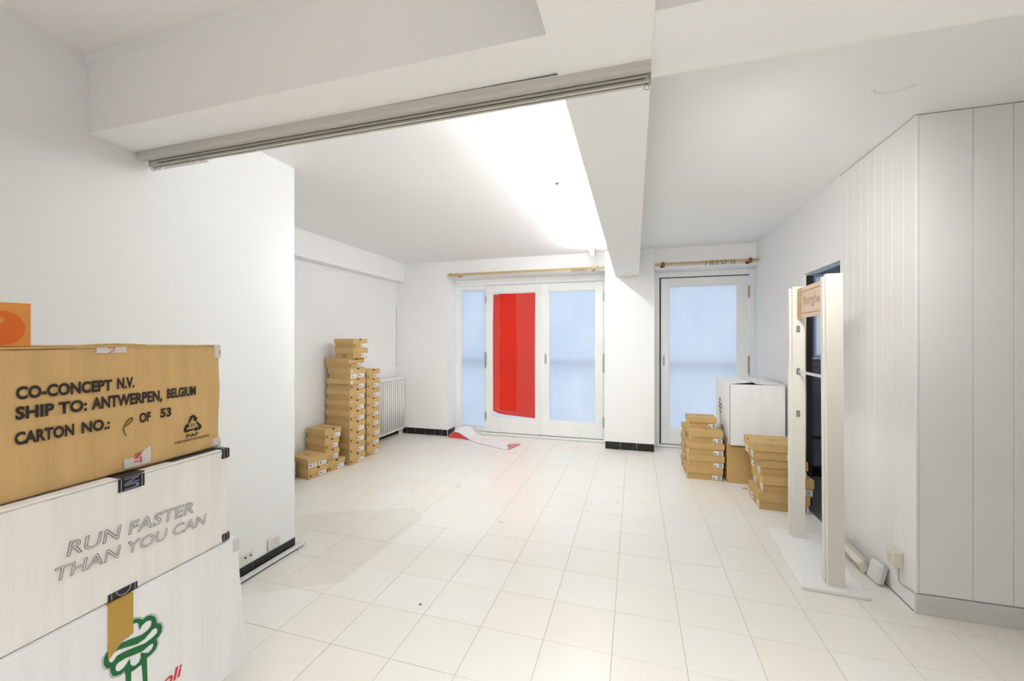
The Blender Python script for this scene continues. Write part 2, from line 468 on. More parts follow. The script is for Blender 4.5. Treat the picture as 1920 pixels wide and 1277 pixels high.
# --- side room seen through the doorway
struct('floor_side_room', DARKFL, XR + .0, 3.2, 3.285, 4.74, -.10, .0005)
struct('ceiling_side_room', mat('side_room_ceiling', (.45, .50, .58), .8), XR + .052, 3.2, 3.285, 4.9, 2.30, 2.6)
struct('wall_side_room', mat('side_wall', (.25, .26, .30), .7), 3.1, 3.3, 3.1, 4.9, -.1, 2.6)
ws = None
bm = bmesh.new()
wx0, wx1, wz0, wz1 = 1.683, 2.30, 1.172, 1.99
box(bm, 1.60, wx0, 4.74, 4.90, -.1, 2.6); box(bm, wx1, 3.2, 4.74, 4.90, -.1, 2.6)
box(bm, wx0, wx1, 4.74, 4.90, -.1, wz0); box(bm, wx0, wx1, 4.74, 4.90, wz1, 2.6)
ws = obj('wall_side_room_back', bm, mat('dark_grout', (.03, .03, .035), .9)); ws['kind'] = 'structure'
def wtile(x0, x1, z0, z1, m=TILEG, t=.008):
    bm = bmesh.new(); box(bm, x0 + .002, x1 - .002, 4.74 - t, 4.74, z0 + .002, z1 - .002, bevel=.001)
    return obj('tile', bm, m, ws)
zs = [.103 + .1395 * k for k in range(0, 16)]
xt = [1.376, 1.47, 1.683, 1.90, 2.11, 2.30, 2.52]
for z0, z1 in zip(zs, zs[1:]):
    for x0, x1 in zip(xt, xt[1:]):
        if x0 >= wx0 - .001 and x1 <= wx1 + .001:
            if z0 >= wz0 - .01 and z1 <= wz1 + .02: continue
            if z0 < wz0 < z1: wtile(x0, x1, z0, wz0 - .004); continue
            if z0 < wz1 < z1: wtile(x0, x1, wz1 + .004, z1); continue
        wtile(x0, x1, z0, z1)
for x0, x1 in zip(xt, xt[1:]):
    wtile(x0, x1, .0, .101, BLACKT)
bm = bmesh.new(); box(bm, 1.376, 2.6, 4.705, 4.74, .385, .41, bevel=.008); obj('ledge', bm, mat('dark_ledge', (.03, .03, .03), .4), ws)
bm = bmesh.new(); box(bm, 1.376, 2.6, 4.700, 4.74, 2.19, 2.30, bevel=.006); obj('ceiling_moulding', bm, BLUEGR, ws)
# its window
win = thing('window_1', 'small blue-grey framed window in the dark tiled side room', None, kind='structure')
bm = bmesh.new()
f = .014
box(bm, wx0, wx0 + f, 4.715, 4.80, wz0, wz1, bevel=.003); box(bm, wx1 - f, wx1, 4.715, 4.80, wz0, wz1, bevel=.003)
box(bm, wx0 + f, wx1 - f, 4.715, 4.80, wz0, wz0 + f, bevel=.003); box(bm, wx0 + f, wx1 - f, 4.715, 4.80, wz1 - f, wz1, bevel=.003)
obj('window_frame', bm, BLUEGR, win)
bm = bmesh.new()
g = f + .001; h = .014
for q in ((wx0 + g, wx0 + g + h, wz0 + g, wz1 - g), (wx1 - g - h, wx1 - g, wz0 + g, wz1 - g)):
    box(bm, q[0], q[1], 4.73, 4.775, q[2], q[3], bevel=.003)
for q in ((wz0 + g, wz0 + g + h), (wz1 - g - h, wz1 - g)):
    box(bm, wx0 + g + h, wx1 - g - h, 4.73, 4.775, q[0], q[1], bevel=.003)
obj('window_sash', bm, mat('pale_sash', (.62, .70, .80), .4), win)
o = bx('glass_pane', mat('white_film_glass', (.97, .97, .97), .5, trans=.97), wx0 + g + h, wx1 - g - h, 4.752, 4.756, wz0 + g + h, wz1 - g - h, win)
bm = bmesh.new(); box(bm, wx0 - .012, wx1 + .012, 4.705, 4.74, wz0 - .016, wz0 - .001, bevel=.002); obj('window_sill', bm, PLASTIC, win)

# door lining of the side-room doorway
dl = thing('door_3', 'dark brown door lining of the doorway behind the display rack', None, kind='structure')
bm = bmesh.new(); box(bm, XR + .018, XR + .056, 3.900, 3.93, 0, 1.872, bevel=.002); obj('door_jamb', bm, BROWNF, dl)
bm = bmesh.new(); box(bm, XR + .018, XR + .056, 3.285, 3.30, 0, 1.872, bevel=.002); obj('door_jamb', bm, BROWNF, dl)
bm = bmesh.new(); box(bm, XR + .018, XR + .056, 3.30, 3.90, 1.866, 1.88, bevel=.002); obj('door_head', bm, BLUEGR, dl)

# --- outdoors: pavement and a railing just outside the frosted doors
struct('ground', OUTG, -8, 8, 5.75, 14, -.15, -.08)
rl = thing('railing', 'blurred grey rail outside behind the frosted door panes', 'railing', (-.6, 5.70, -.08))
bm = bmesh.new(); box(bm, -2.1, 2.1, -.012, .012, 1.105, 1.165, bevel=.004); obj('top_rail', bm, RAILM, rl)
for xx in (-1.95, .43, 1.98):
    bm = bmesh.new(); box(bm, xx - .02, xx + .02, -.02, .02, 0, 1.105, bevel=.003); obj('post', bm, RAILM, rl)

# ---------------------------------------------------------------- doors
def ring_frame(bm, x0, x1, z0, z1, fx0, fx1, fz0, fz1, ya, yb, bev=.002):
    box(bm, x0, fx0, ya, yb, z0, z1, bevel=bev); box(bm, fx1, x1, ya, yb, z0, z1, bevel=bev)
    box(bm, fx0, fx1, ya, yb, z0, fz0, bevel=bev); box(bm, fx0, fx1, ya, yb, fz1, z1, bevel=bev)

def hinge(x, z, h, parent, m=STEEL):
    bm = bmesh.new(); cyl(bm, (x, YD - .012, z - h / 2), (x, YD - .012, z + h / 2), .0075, seg=10)
    box(bm, x - .012, x + .012, YD - .006, YD + .004, z - h / 2 + .01, z + h / 2 - .01)
    cyl(bm, (x, YD - .012, z - h / 2 - .012), (x, YD - .012, z - h / 2), .009, seg=10)
    return obj('hinge', bm, m, parent)

def leaf(parent, x0, x1, z0, z1, px0, px1, pz0, pz1, handle_x=None):
    bm = bmesh.new(); ring_frame(bm, x0, x1, z0, z1, px0, px1, pz0, pz1, YD, YD + .045, .003)
    lf = obj('door_leaf', bm, LEAFM, parent)
    bm = bmesh.new(); e = .008
    ring_frame(bm, px0 - .002, px1 + .002, pz0 - .002, pz1 + .002, px0 + e, px1 - e, pz0 + e, pz1 - e, YD + .008, YD + .018, .0015)
    obj('glazing_bead', bm, LEAFM, lf)
    bx('glass_pane', FROST, px0, px1, YD + .020, YD + .025, pz0, pz1, lf)
    if handle_x is not None:
        bm = bmesh.new(); box(bm, handle_x - .011, handle_x + .011, YD - .006, YD, 1.02, 1.15, bevel=.003)
        box(bm, handle_x - .005, handle_x + .005, YD - .010, YD - .006, 1.035, 1.135, bevel=.002)
        obj('recessed_handle', bm, STEEL, lf)
    return lf

d1 = thing('door_1', 'white wooden double door with sidelight, frosted panes', None, kind='structure')
bm = bmesh.new()
box(bm, -2.515, -2.432, YD + .012, YD + .09, 0, 2.215, bevel=.002)       # left jamb
box(bm, -2.060, -2.045, YD + .012, YD + .09, .04, 2.135, bevel=.002)      # mullion
box(bm, -.392, -.354, YD - .01, YD + .09, 0, 2.215, bevel=.002)           # right jamb
box(bm, -2.432, -.392, YD - .008, YD + .09, 2.130, 2.215, bevel=.003)      # head
box(bm, -2.515, -.354, YD - .022, YD + .02, 2.175, 2.216, bevel=.004)      # head moulding
box(bm, -2.432, -2.060, YD + .012, YD + .09, .04, .11, bevel=.002)
box(bm, -2.432, -2.060, YD + .012, YD + .09, 2.072, 2.13, bevel=.002)
obj('door_frame', bm, WOODW, d1)
bm = bmesh.new(); box(bm, -2.515, -.354, 5.505, YD + .10, 0, .030, bevel=.004); obj('threshold', bm, WOODW, d1)
bm = bmesh.new(); ring_frame(bm, -2.432, -2.060, .11, 2.072, -2.425, -2.067, .118, 2.066, YD + .018, YD + .03, .001); obj('glazing_bead', bm, WOODW, d1)
bx('glass_pane', FROST, -2.426, -2.066, YD + .032, YD + .037, .112, 2.07, d1)
L1 = leaf(d1, -2.043, -1.249, .036, 2.122, -1.948, -1.308, .245, 2.018)
L2 = leaf(d1, -1.243, -.395, .036, 2.122, -1.127, -.502, .243, 2.016, -1.172)
bm = bmesh.new(); box(bm, -1.262, -1.232, YD - .012, YD, .05, 2.11, bevel=.004); obj('meeting_strip', bm, LEAFM, L2)
for z, hh in ((1.93, .10), (1.07, .22), (.27, .10)): hinge(-2.046, z, hh, L1)
for z, hh in ((1.93, .12), (1.05, .24), (.27, .13)): hinge(-.393, z, hh, L2)
bm = bmesh.new(); box(bm, -2.04, -.40, YD + .002, YD + .04, .030, .036); obj('door_seal', bm, DARK, d1)

d2 = thing('door_2', 'white single door with frosted pane beside the pier', None, kind='structure')
bm = bmesh.new()
box(bm, .226, .300, YD - .01, YD + .09, 0, 2.20, bevel=.002)
box(bm, 1.318, 1.40, YD - .01, YD + .09, 0, 2.20, bevel=.002)
box(bm, .300, 1.318, YD - .008, YD + .09, 2.135, 2.20, bevel=.003)
box(bm, .226, 1.40, YD - .022, YD + .02, 2.170, 2.201, bevel=.004)
obj('door_frame', bm, WOODW, d2)
bm = bmesh.new(); box(bm, .226, 1.40, 5.505, YD + .10, 0, .030, bevel=.004); obj('threshold', bm, WOODW, d2)
L3 = leaf(d2, .318, 1.305, .036, 2.124, .411, 1.189, .234, 2.02, .352)
for z, hh in ((1.93, .14), (1.05, .22), (.27, .13)): hinge(1.311, z, hh, L3)
bm = bmesh.new(); box(bm, .302, .316, YD + .01, YD + .05, .03, 2.13); box(bm, .32, 1.30, YD + .002, YD + .04, .030, .036); box(bm, .302, 1.31, YD + .01, YD + .04, 2.125, 2.134); obj('door_seal', bm, DARK, d2)

# red poster on the left pane
pz0, pz1 = .262, 2.000
po = thing('red_poster', 'torn red paper sheet with darker middle stripe pasted on the left door pane', 'poster', (-1.63, YD + .012, 0))
def sheet(name, pts, m, y0, t=.0012):
    bm = bmesh.new()
    A = [bm.verts.new((x, y0, z)) for x, z in pts]; B = [bm.verts.new((x, y0 + t, z)) for x, z in pts]
    bm.faces.new(A); bm.faces.new(B[::-1]); n = len(pts)
    for i in range(n): bm.faces.new((A[i], A[(i + 1) % n], B[(i + 1) % n], B[i]))
    return obj(name, bm, m, po)
L = lambda x: x + 1.63
sheet('white_backing', [(L(-1.945), 2.012), (L(-1.312), 2.014), (L(-1.316), 1.2), (L(-1.312), .25), (L(-1.60), .25), (L(-1.80), .252), (L(-1.945), .252)], mat('white_translucent_film', (.95, .95, .95), .6, trans=.88), .0055)
sheet('left_strip', [(L(-1.932), 1.99), (L(-1.835), 2.0), (L(-1.835), 1.55), (L(-1.815), 1.43), (L(-1.84), 1.36), (L(-1.835), .355), (L(-1.915), .365), (L(-1.938), .42), (L(-1.940), 1.60)], REDPAPL, .0035)
sheet('middle_strip', [(L(-1.835), 2.002), (L(-1.585), 2.0), (L(-1.583), 1.2), (L(-1.590), .345), (L(-1.60), .335), (L(-1.838), .355), (L(-1.842), 1.36), (L(-1.815), 1.43), (L(-1.838), 1.55)], REDPAP, .0018)
sheet('right_strip', [(L(-1.583), 2.0), (L(-1.322), 2.004), (L(-1.328), 1.15), (L(-1.326), .262), (L(-1.58), .28), (L(-1.590), .33), (L(-1.583), 1.2)], REDPAPL, .0035)
sheet('bottom_strip', [(L(-1.938), .42), (L(-1.915), .365), (L(-1.84), .352), (L(-1.592), .333), (L(-1.58), .28), (L(-1.72), .285), (L(-1.86), .305), (L(-1.942), .34)], REDPAPL, .0048)

# ================================================================ fittings
# --- curtain track under the cross beam
tr = thing('curtain_track', 'long white curtain track screwed under the cross beam', 'curtain track', (-1.03, 1.30, 2.17))
def tx(x): return x + 1.03
bm = bmesh.new()
for xa_, xb_, ga, gb in ((-2.098, -.95, .0005, .0005), (-.95, .046, .0005, .0065)):
    vs = box(bm, tx(xa_), tx(xb_), -.036, .012, -.028, 0)
    for i_, v in enumerate(vs):
        if v.co.z > -.01: v.co.z = -(ga if i_ < 4 else gb)
o = obj('mounting_board', bm, BATTEN, tr)
bm = bmesh.new(); box(bm, tx(-.94), tx(.044), -.033, .010, -.0005, .0, 0); obj('shadow_gap', bm, DARK, tr)
bm = bmesh.new()
box(bm, tx(-2.085), tx(.044), .000, .003, -.050, -.028, bevel=.0006)
box(bm, tx(-2.085), tx(.044), .018, .021, -.050, -.028, bevel=.0006)
box(bm, tx(-2.085), tx(.044), .000, .021, -.031, -.028)
box(bm, tx(-2.085), tx(.044), -.003, .0075, -.053, -.050, bevel=.0006)
box(bm, tx(-2.085), tx(.044), .0135, .024, -.053, -.050, bevel=.0006)
obj('rail', bm, TRACK, tr)
bm = bmesh.new(); box(bm, tx(-2.02), tx(.03), -.006, -.0045, -.046, -.044); box(bm, tx(-2.02), tx(.03), .004, .017, -.032, -.0315); obj('pull_cord', bm, DARK, tr)
bm = bmesh.new(); tube(bm, torus_pts((0, 0, -.062), .007, 'x', 12), .0011, 6, True)
gme = None
for k in range(26):
    x = -2.075 + k * .0126 if k < 5 else -2.06 + (k - 0) * .0126 - .006
    if gme is None:
        tube(bm, torus_pts((0, 0, -.062), .007, 'y', 12), .0009, 6, True)
        o = obj('glider', bm, mat('clear_nylon', (.55, .54, .50), .3), tr); gme = o.data
    else:
        o = bpy.data.objects.new('glider', gme); C.objects.link(o); o.parent = tr
    o.location = (tx(x), .0105, .001)
bm = bmesh.new(); tube(bm, torus_pts((tx(.034), .0105, -.064), .0075, 'y', 14), .0014, 6, True); cyl(bm, (tx(.034), .0105, -.057), (tx(.034), .0105, -.050), .0014, seg=6)
box(bm, tx(.040), tx(.047), -.002, .022, -.054, -.028); obj('end_ring', bm, STEEL, tr)

# --- fluorescent battens
names = ['nearest', 'middle', 'farthest']
fl_lab = ['fluorescent batten light nearest the cross beam, end cap in view', 'middle fluorescent batten light in the row of three', 'fluorescent batten light at the double-door end of the row']
for k, (ya, yb) in enumerate(((1.42, 2.60), (2.615, 3.785), (3.80, 4.93))):
    t = thing('fluorescent_light', fl_lab[k], 'ceiling light', (-.475, (ya + yb) / 2, ZC), 0, 'fluorescent lights on the alcove-room ceiling')
    hl = (yb - ya) / 2
    bm = bmesh.new(); box(bm, -.021, .021, -hl, hl, -.045, 0, bevel=.005); obj('batten', bm, WOODW, t)
    bm = bmesh.new(); cyl(bm, (0, -hl + .03, -.098), (0, hl - .03, -.098), .0135, seg=16, caps=True); obj('tube', bm, TUBEM, t, smooth=True)
    for sgn in (-1, 1):
        bm = bmesh.new(); box(bm, -.014, .014, sgn * (hl - .012) - .012, sgn * (hl - .012) + .012, -.115, -.040, bevel=.004)
        cyl(bm, (0, sgn * (hl - .032), -.098), (0, sgn * (hl - .020), -.098), .0145, seg=14)
        obj('lamp_holder', bm, GREYP if k == 0 else WOODW, t)

# --- curtain rods
def ball_prof(r, n=8): return [(-r * math.cos(PI * i / n), max(.001, r * math.sin(PI * i / n))) for i in range(n + 1)]
FIN = [(-.001, .012), (.004, .015), (.010, .016), (.014, .012), (.020, .013), (.026, .021), (.036, .027), (.046, .028), (.056, .024), (.064, .015), (.070, .011), (.078, .013), (.086, .013), (.094, .009), (.100, .004)]
r1 = thing('curtain_rod', 'pale wooden curtain rod with turned finials over the double door', 'curtain rod', (-1.41, 5.17, 2.24))
bm = bmesh.new(); cyl(bm, (-.975, 0, 0), (.955, 0, 0), .0150, seg=16); obj('pole', bm, PINE, r1, smooth=False)
for sgn, x in ((-1, -.965), (1, .950)):
    bm = bmesh.new(); lathe_x(bm, [(sgn * a, b_) for a, b_ in FIN], x, 0, 0); obj('finial', bm, PINEP if sgn > 0 else PINE, r1, smooth=True)
for x, m_ in ((-.915, PINE), (.912, PINEP)):
    bm = bmesh.new(); cyl(bm, (x, 0, 0), (x, .102, 0), .011, seg=14); cyl(bm, (x, .088, 0), (x, .109, 0), .026, seg=18)
    lathe_x(bm, [(a, b_) for a, b_ in ball_prof(.027)], x, 0, -.002); br = obj('bracket', bm, m_, r1, smooth=False)
r2 = thing('curtain_rod', 'wooden curtain rod on two dark brown brackets over the single door', 'curtain rod', (.77, 5.15, 2.238))
bm = bmesh.new(); cyl(bm, (-.545, 0, 0), (.545, 0, 0), .0145, seg=16); obj('pole', bm, PINE, r2)
for x in (-.452, .463):
    bm = bmesh.new(); cyl(bm, (x, 0, 0), (x, .115, 0), .011, seg=14); cyl(bm, (x, .100, 0), (x, .119, 0), .026, seg=18)
    lathe_x(bm, [(a * .8, b_) for a, b_ in ball_prof(.029)], x, 0, -.002); obj('bracket', bm, DARKW, r2)
def ring_obj(mesh_src, x, y, z, rz, lab, grp, sc=1):
    if isinstance(mesh_src, bpy.types.Object): o = mesh_src.copy(); C.objects.link(o)
    o.location = (x, y, z); o.rotation_euler = (rt.uniform(-.06, .06), 0, rz)
    return o
bm = bmesh.new(); tube(bm, torus_pts((0, 0, 0), .0245, 'x', 22), .0042, 8, True)
cyl(bm, (0, 0, -.027), (0, 0, -.034), .0012, seg=6)
src = obj('curtain_ring', bm, PINEP, smooth=True)
tag(src, 'pale wooden curtain ring inside the tight bunch on the long rod', 'curtain ring', 'pale rings on the long rod')
xs_ = [-.758 + k * .0148 for k in range(12)] + [-.560]
src.location = (xs_[0], 5.17, 2.231)
for x in xs_[1:]:
    o = ring_obj(src, x, 5.17, 2.231, rt.uniform(-.05, .05), None, None)
tag(src, 'pale wooden curtain ring at the left edge of the bunch on the long rod')
tag(o, 'single pale curtain ring apart from the bunch, touching the right bracket of the long rod')
bm = bmesh.new(); tube(bm, torus_pts((0, 0, 0), .0245, 'x', 22), .0028, 8, True)
tube(bm, torus_pts((0, 0, -.0295), .004, 'y', 8), .0008, 5, True)
src = obj('curtain_ring', bm, BRONZE, smooth=True)
def u2x(u):  # positions of the rings along the short rod
    return .223 + (u - 1227) / (1423 - 1227) * (1.317 - .223)
BL = ['leftmost bronze ring on the short rod, hanging apart from the others', 'left ring of the bronze group of three at mid short rod', 'middle ring of the bronze group of three at mid short rod', 'right ring of the bronze group of three at mid short rod',
      'left ring of the bronze pair just right of the group of three', 'right ring of the bronze pair just right of the group of three', 'left ring of the bronze pair nearest the right bracket', 'right ring of the bronze pair nearest the right bracket']
plan = [(u_, i_) for i_, u_ in enumerate((1327, 1335.5, 1340.5, 1347, 1357, 1362, 1374.5, 1380))]
first = True
for u, li in plan:
    if first: o = src; first = False
    else: o = src.copy(); C.objects.link(o)
    o.location = (u2x(u), 5.15, 2.238 - .0065); o.rotation_euler = (0, rt.uniform(-.15, .15), rt.uniform(-.5, .5))
    tag(o, BL[li], 'curtain ring', 'bronze rings on the short rod')

# --- radiator
rd = thing('radiator', 'cream cast iron column radiator on the alcove wall behind the tall shoebox stacks', 'radiator', (-3.225, 4.86, 0))
def rad_section():
    bm = bmesh.new()
    for dx, rr in ((-.034, .0085), (0, .0085), (.034, .0135)):
        cyl(bm, (dx, 0, .10), (dx, 0, .78), rr, seg=10)
    # rounded top and bottom headers
    for z, s in ((.785, 1), (.095, -1)):
        pts = [(-.040 + .080 * k / 8, 0, z + s * .018 * math.sin(PI * k / 8)) for k in range(9)]
        tube(bm, pts, .0165, 10)
    return bm
y = -.395
me = None
n = 17
for k in range(n):
    if me is None:
        o = obj('section', rad_section(), RADM, rd, smooth=True); me = o.data
    else:
        o = bpy.data.objects.new('section', me); C.objects.link(o); o.parent = rd
    o.location = (0, y + k * .0480, 0)
bm = bmesh.new()
for z in (.10, .44, .78): cyl(bm, (0, -.40, z), (0, .385, z), .010, seg=10)
obj('connecting_nipple', bm, RADM, rd)
for yy in (-.34, .33):
    bm = bmesh.new(); box(bm, -.02, .02, yy - .008, yy + .008, .0, .085, bevel=.003); obj('foot', bm, RADM, rd)
bm = bmesh.new(); cyl(bm, (0, .385, .10), (0, .400, .10), .010, seg=10); cyl(bm, (0, .395, .0), (0, .395, .11), .008, seg=10); obj('supply_pipe', bm, RADM, rd)

bm = bmesh.new(); box(bm, -.062, -.056, -.385, .375, .12, .77); obj('gap_shade_plate', bm, mat('painted_gap_shade', (.10, .10, .095), .8), rd)  # dark plate added to paint the shade seen between the columns

# --- cable in the alcove corner
bm = bmesh.new(); cyl(bm, (XA + .004, 5.241, .96), (XA + .004, 5.241, 1.854), .003, seg=8)
o = obj('cable', bm, mat('grey_cable', (.42, .42, .40), .5)); tag(o, 'thin grey cable running down the alcove corner above the radiator', 'cable')

# --- left wall sockets
sk = thing('wall_socket', 'white single wall socket above the black skirting at the wall end', 'socket', (XL, 1.985, .112))
bm = bmesh.new(); box(bm, 0, .011, -.044, .044, -.036, .040, bevel=.004); obj('cover_plate', bm, PLASTIC, sk)
bm = bmesh.new(); tube(bm, torus_pts((.012, .004, .002), .024, 'x', 24), .0022, 8, True); obj('socket_ring', bm, PLASTIC, sk, smooth=True)
bm = bmesh.new()
for dz in (-.0095, .0095): cyl(bm, (.010, .004, .002 + dz), (.0118, .004, .002 + dz), .0028, seg=10)
obj('contact_hole', bm, DARK, sk)
sk2 = thing('blank_plate', 'flat cream wall plate with two round holes beside the cartons', 'wall plate', (XL, 1.785, .105))
bm = bmesh.new(); box(bm, 0, .006, -.060, .060, -.032, .036, bevel=.002); obj('cover_plate', bm, mat('old_cream', (.76, .76, .69), .5), sk2)
bm = bmesh.new()
for dy in (.008, .041): cyl(bm, (.005, dy, .010), (.0068, dy, .010), .0058, seg=14)
cyl(bm, (.005, .0245, .010), (.0066, .0245, .010), .0014, seg=8)
obj('screw_hole', bm, DARK, sk2)
# white trunking lying along the wall foot
dk = thing('trunking', 'length of white cable trunking lying on the floor along the black skirting', 'trunking', (-2.055, 1.55, 0))
bm = bmesh.new(); box(bm, -.040, .010, -.65, .650, 0, .0035, bevel=.001); box(bm, -.040, -.037, -.65, .650, .0035, .026); box(bm, .0065, .010, -.65, .650, .0035, .007)
obj('channel', bm, PLASTIC, dk)
bm = bmesh.new(); box(bm, -.041, -.008, -.65, .655, .022, .026, bevel=.001); box(bm, -.0105, -.0085, -.65, .655, .013, .022); obj('cover_strip', bm, PLASTIC, dk)
bm = bmesh.new(); box(bm, -.036, -.014, -.64, .56, .004, .018); obj('dark_slot', bm, DARK, dk)
bm = bmesh.new(); box(bm, -.008, .004, .57, .62, .004, .012, bevel=.002); cyl(bm, (-.002, .585, .012), (-.002, .585, .018), .003, seg=8); obj('clip', bm, STEEL, dk)

# --- right wall: socket with cable, power strip, box
ou = thing('surface_socket', 'cream surface-mounted phone socket on the boarded wall near the corner', 'socket', (XR, 2.638, .205))
bm = bmesh.new(); box(bm, -.040, 0, -.036, .036, -.038, .040, bevel=.003); obj('socket_box', bm, CREAM, ou)
bm = bmesh.new()
for a, b_ in ((0, .013), (0, -.013), (.010, .006), (-.010, .006), (0, 0)): cyl(bm, (-.0412, a, b_), (-.0395, a, b_), .0022, seg=8)
obj('contact_hole', bm, mat('socket_hole', (.25, .12, .08), .6), ou)
bm = bmesh.new(); tube(bm, [(-.012, -.020, -.038), (-.012, -.020, -.07), (-.012, -.022, -.105), (-.009, -.030, -.118), (-.007, -.07, -.113), (-.007, -.128, -.105)], .0028, 8)
obj('cable', bm, mat('grey_flex', (.45, .45, .43), .5), ou)

ps = thing('power_strip', 'cream multi-socket power strip leaning along the foot of the boarded wall', 'power strip', (1.275, 3.00, .012))
ps.rotation_euler = (0, math.radians(-28), 0)
bm = bmesh.new(); box(bm, -.022, .020, -.170, .215, .004, .072, bevel=.007); obj('body', bm, CREAM, ps)
rmesh = None
for k in range(5):
    yy = -.130 + k * .072
    bm = bmesh.new(); tube(bm, torus_pts((-.0225, yy, .038), .021, 'x', 20), .0022, 6, True); obj('socket_ring', bm, mat('cream_shade', (.62, .58, .46), .5), ps, smooth=True)
    bm = bmesh.new()
    for dz in (-.0095, .0095): cyl(bm, (-.0235, yy, .038 + dz), (-.0215, yy, .038 + dz), .0025, seg=8)
    obj('contact_hole', bm, DARK, ps)
bm = bmesh.new(); box(bm, .020, .026, -.170, .215, .056, .078, bevel=.002); obj('back_ridge', bm, CREAM, ps)

ch = thing('plastic_case', 'white rounded plastic case leaning against the wall at the power strip end', 'case', (1.278, 2.772, 0))
ch.rotation_euler = (0, math.radians(14), math.radians(2))
bm = bmesh.new(); box(bm, -.020, .0185, -.052, .052, .004, .112, bevel=.010); obj('half_shell', bm, PLASTIC, ch)
bm = bmesh.new(); box(bm, -.0012, .0012, -.053, .053, .003, .1125, bevel=.0005); obj('seam', bm, mat('seam_grey', (.45, .45, .43), .6), ch)

# --- faint plaster scar on right ceiling
bm = bmesh.new()
arc = [(1.09 + .075 * math.cos(t), 2.20 + .045 * math.sin(t), ZC - .0005) for t in [PI * (.05 + .9 * k / 14) for k in range(15)]]
tube(bm, arc, .0035, 6); o = obj('plaster_scar', bm, mat('scar', (.80, .80, .79), .8), cl)

# ================================================================ display rack
rk = thing('display_rack', 'white free-standing display rack with two posts and a wooden sign, on a flat base', 'display rack', (1.03, 2.93, 0), math.radians(-2.8))
bm = bmesh.new(); box(bm, -.150, .150, -.370, .370, 0, .020, bevel=.003); obj('base_plate', bm, WHITEL, rk)
def post(name, y0, y1, x0, x1, off):
    bm = bmesh.new()
    a, b_ = (y0, y1)
    mid = (a + b_) / 2
    box(bm, x0, x1, a, mid - .0035, .020, 1.70, bevel=.0004)
    box(bm, x0 - off, x1 - .008, mid - .0035, b_, .020, 1.69, bevel=.0004)
    o = obj('post', bm, WHITEL2, rk); return o
p1 = post('post', -.325, -.262, -.018, .058, .006)
p2 = post('post', .255, .310, -.026, .045, .013)
# lean by a hair like the photo
p1.rotation_euler = (0, math.radians(-.35), 0); p2.rotation_euler = (0, math.radians(-.10), 0)
def bracket(y, z, x=.004, sgn=-1):
    bm = bmesh.new(); box(bm, x - .010, x + .010, y - .004, y, z - .022, z + .022, bevel=.0035)
    box(bm, x - .006, x + .006, y - .007, y - .004, z - .016, z + .016, bevel=.002)
    o = obj('rail_socket', bm, STEEL, rk); return o
for z in (1.417, 1.134, .851): bracket(.255, z)
for z in (1.417, 1.134, .851):
    bm = bmesh.new(); box(bm, -.006, .014, -.270, -.266, z - .022, z + .022, bevel=.0015); obj('rail_socket', bm, STEEL, rk)
bm = bmesh.new(); box(bm, .000, .012, -.266, .248, 1.125, 1.142, bevel=.003); obj('cross_bar', bm, CHROME, rk)
bm = bmesh.new()
for z in (.57, .59): cyl(bm, (.004, .2535, z), (.004, .2555, z), .0016, seg=8)
obj('screw_hole', bm, DARK, rk)
# sign board between the posts
sg = bx('sign_board', BIRCH, -.002, .014, -.268, .250, 1.487, 1.683, rk, bevel=.001)
sx = -.0021
bx('sign_icon_panel', BIRCHY, -.0032, -.0022, .156, .249, 1.488, 1.682, sg)
# outline frame lines
for (ya, yb, za, zb) in ((-.262, .245, 1.654, 1.6555), (-.262, .245, 1.514, 1.5155), (.2435, .245, 1.514, 1.655)):
    bx('engraved_line', BIRCHD, -.0042, -.0021, ya, yb, za, zb, sg)
for q in ((.170, .1715, 1.535, 1.640), (.232, .2335, 1.535, 1.640), (.170, .2335, 1.535, 1.5365), (.170, .2335, 1.6385, 1.640)):
    bx('engraved_line', BIRCHD, -.0042, -.0032, *q, sg)
bm = bmesh.new(); tube(bm, [(-.0036, .233, 1.555), (-.0036, .222, 1.600), (-.0036, .214, 1.575), (-.0036, .206, 1.590), (-.0036, .198, 1.555)], .0008, 5); obj('engraved_icon', bm, BIRCHD, sg)
text('engraved_lettering', 'Berghaus', (-.0021, .128, 1.546), (0, -1, 0), (0, 0, 1), .375, .076, BIRCHD, sg, outline=.010)

# ================================================================ shoeboxes
SL, SW, SH = .35, .225, .1135
def P(x0, x1, y0, y1, z0, z1, bev=0):
    bm = bmesh.new(); box(bm, x0, x1, y0, y1, z0, z1, bevel=bev); return bm
def open_tray(x0, x1, y0, y1, z0, z1, up=True, t=.002):
    """folded board tray (body opens up, lid opens down)"""
    bm = bmesh.new()
    if up: box(bm, x0, x1, y0, y1, z0, z0 + t)
    else: box(bm, x0, x1, y0, y1, z1 - t, z1)
    za, zb = (z0 + t, z1) if up else (z0, z1 - t)
    box(bm, x0, x1, y0, y0 + t, za, zb); box(bm, x0, x1, y1 - t, y1, za, zb)
    box(bm, x0, x0 + t, y0 + t, y1 - t, za, zb); box(bm, x1 - t, x1, y0 + t, y1 - t, za, zb)
    return bm

def silhouette(bm, cx, cz, s, plane, off, flip=1):
    """tiny shoe silhouette on a label"""
    pts = [(-.5, 0), (.5, 0), (.5, .25), (.1, .45), (-.05, .9), (-.5, .9)]
    v = []
    for a, b_ in pts:
        a *= flip
        if plane == 'x': v.append(bm.verts.new((off, cx + a * s, cz + b_ * s)))
        else: v.append(bm.verts.new((cx + a * s, off, cz + b_ * s)))
    bm.faces.new(v)

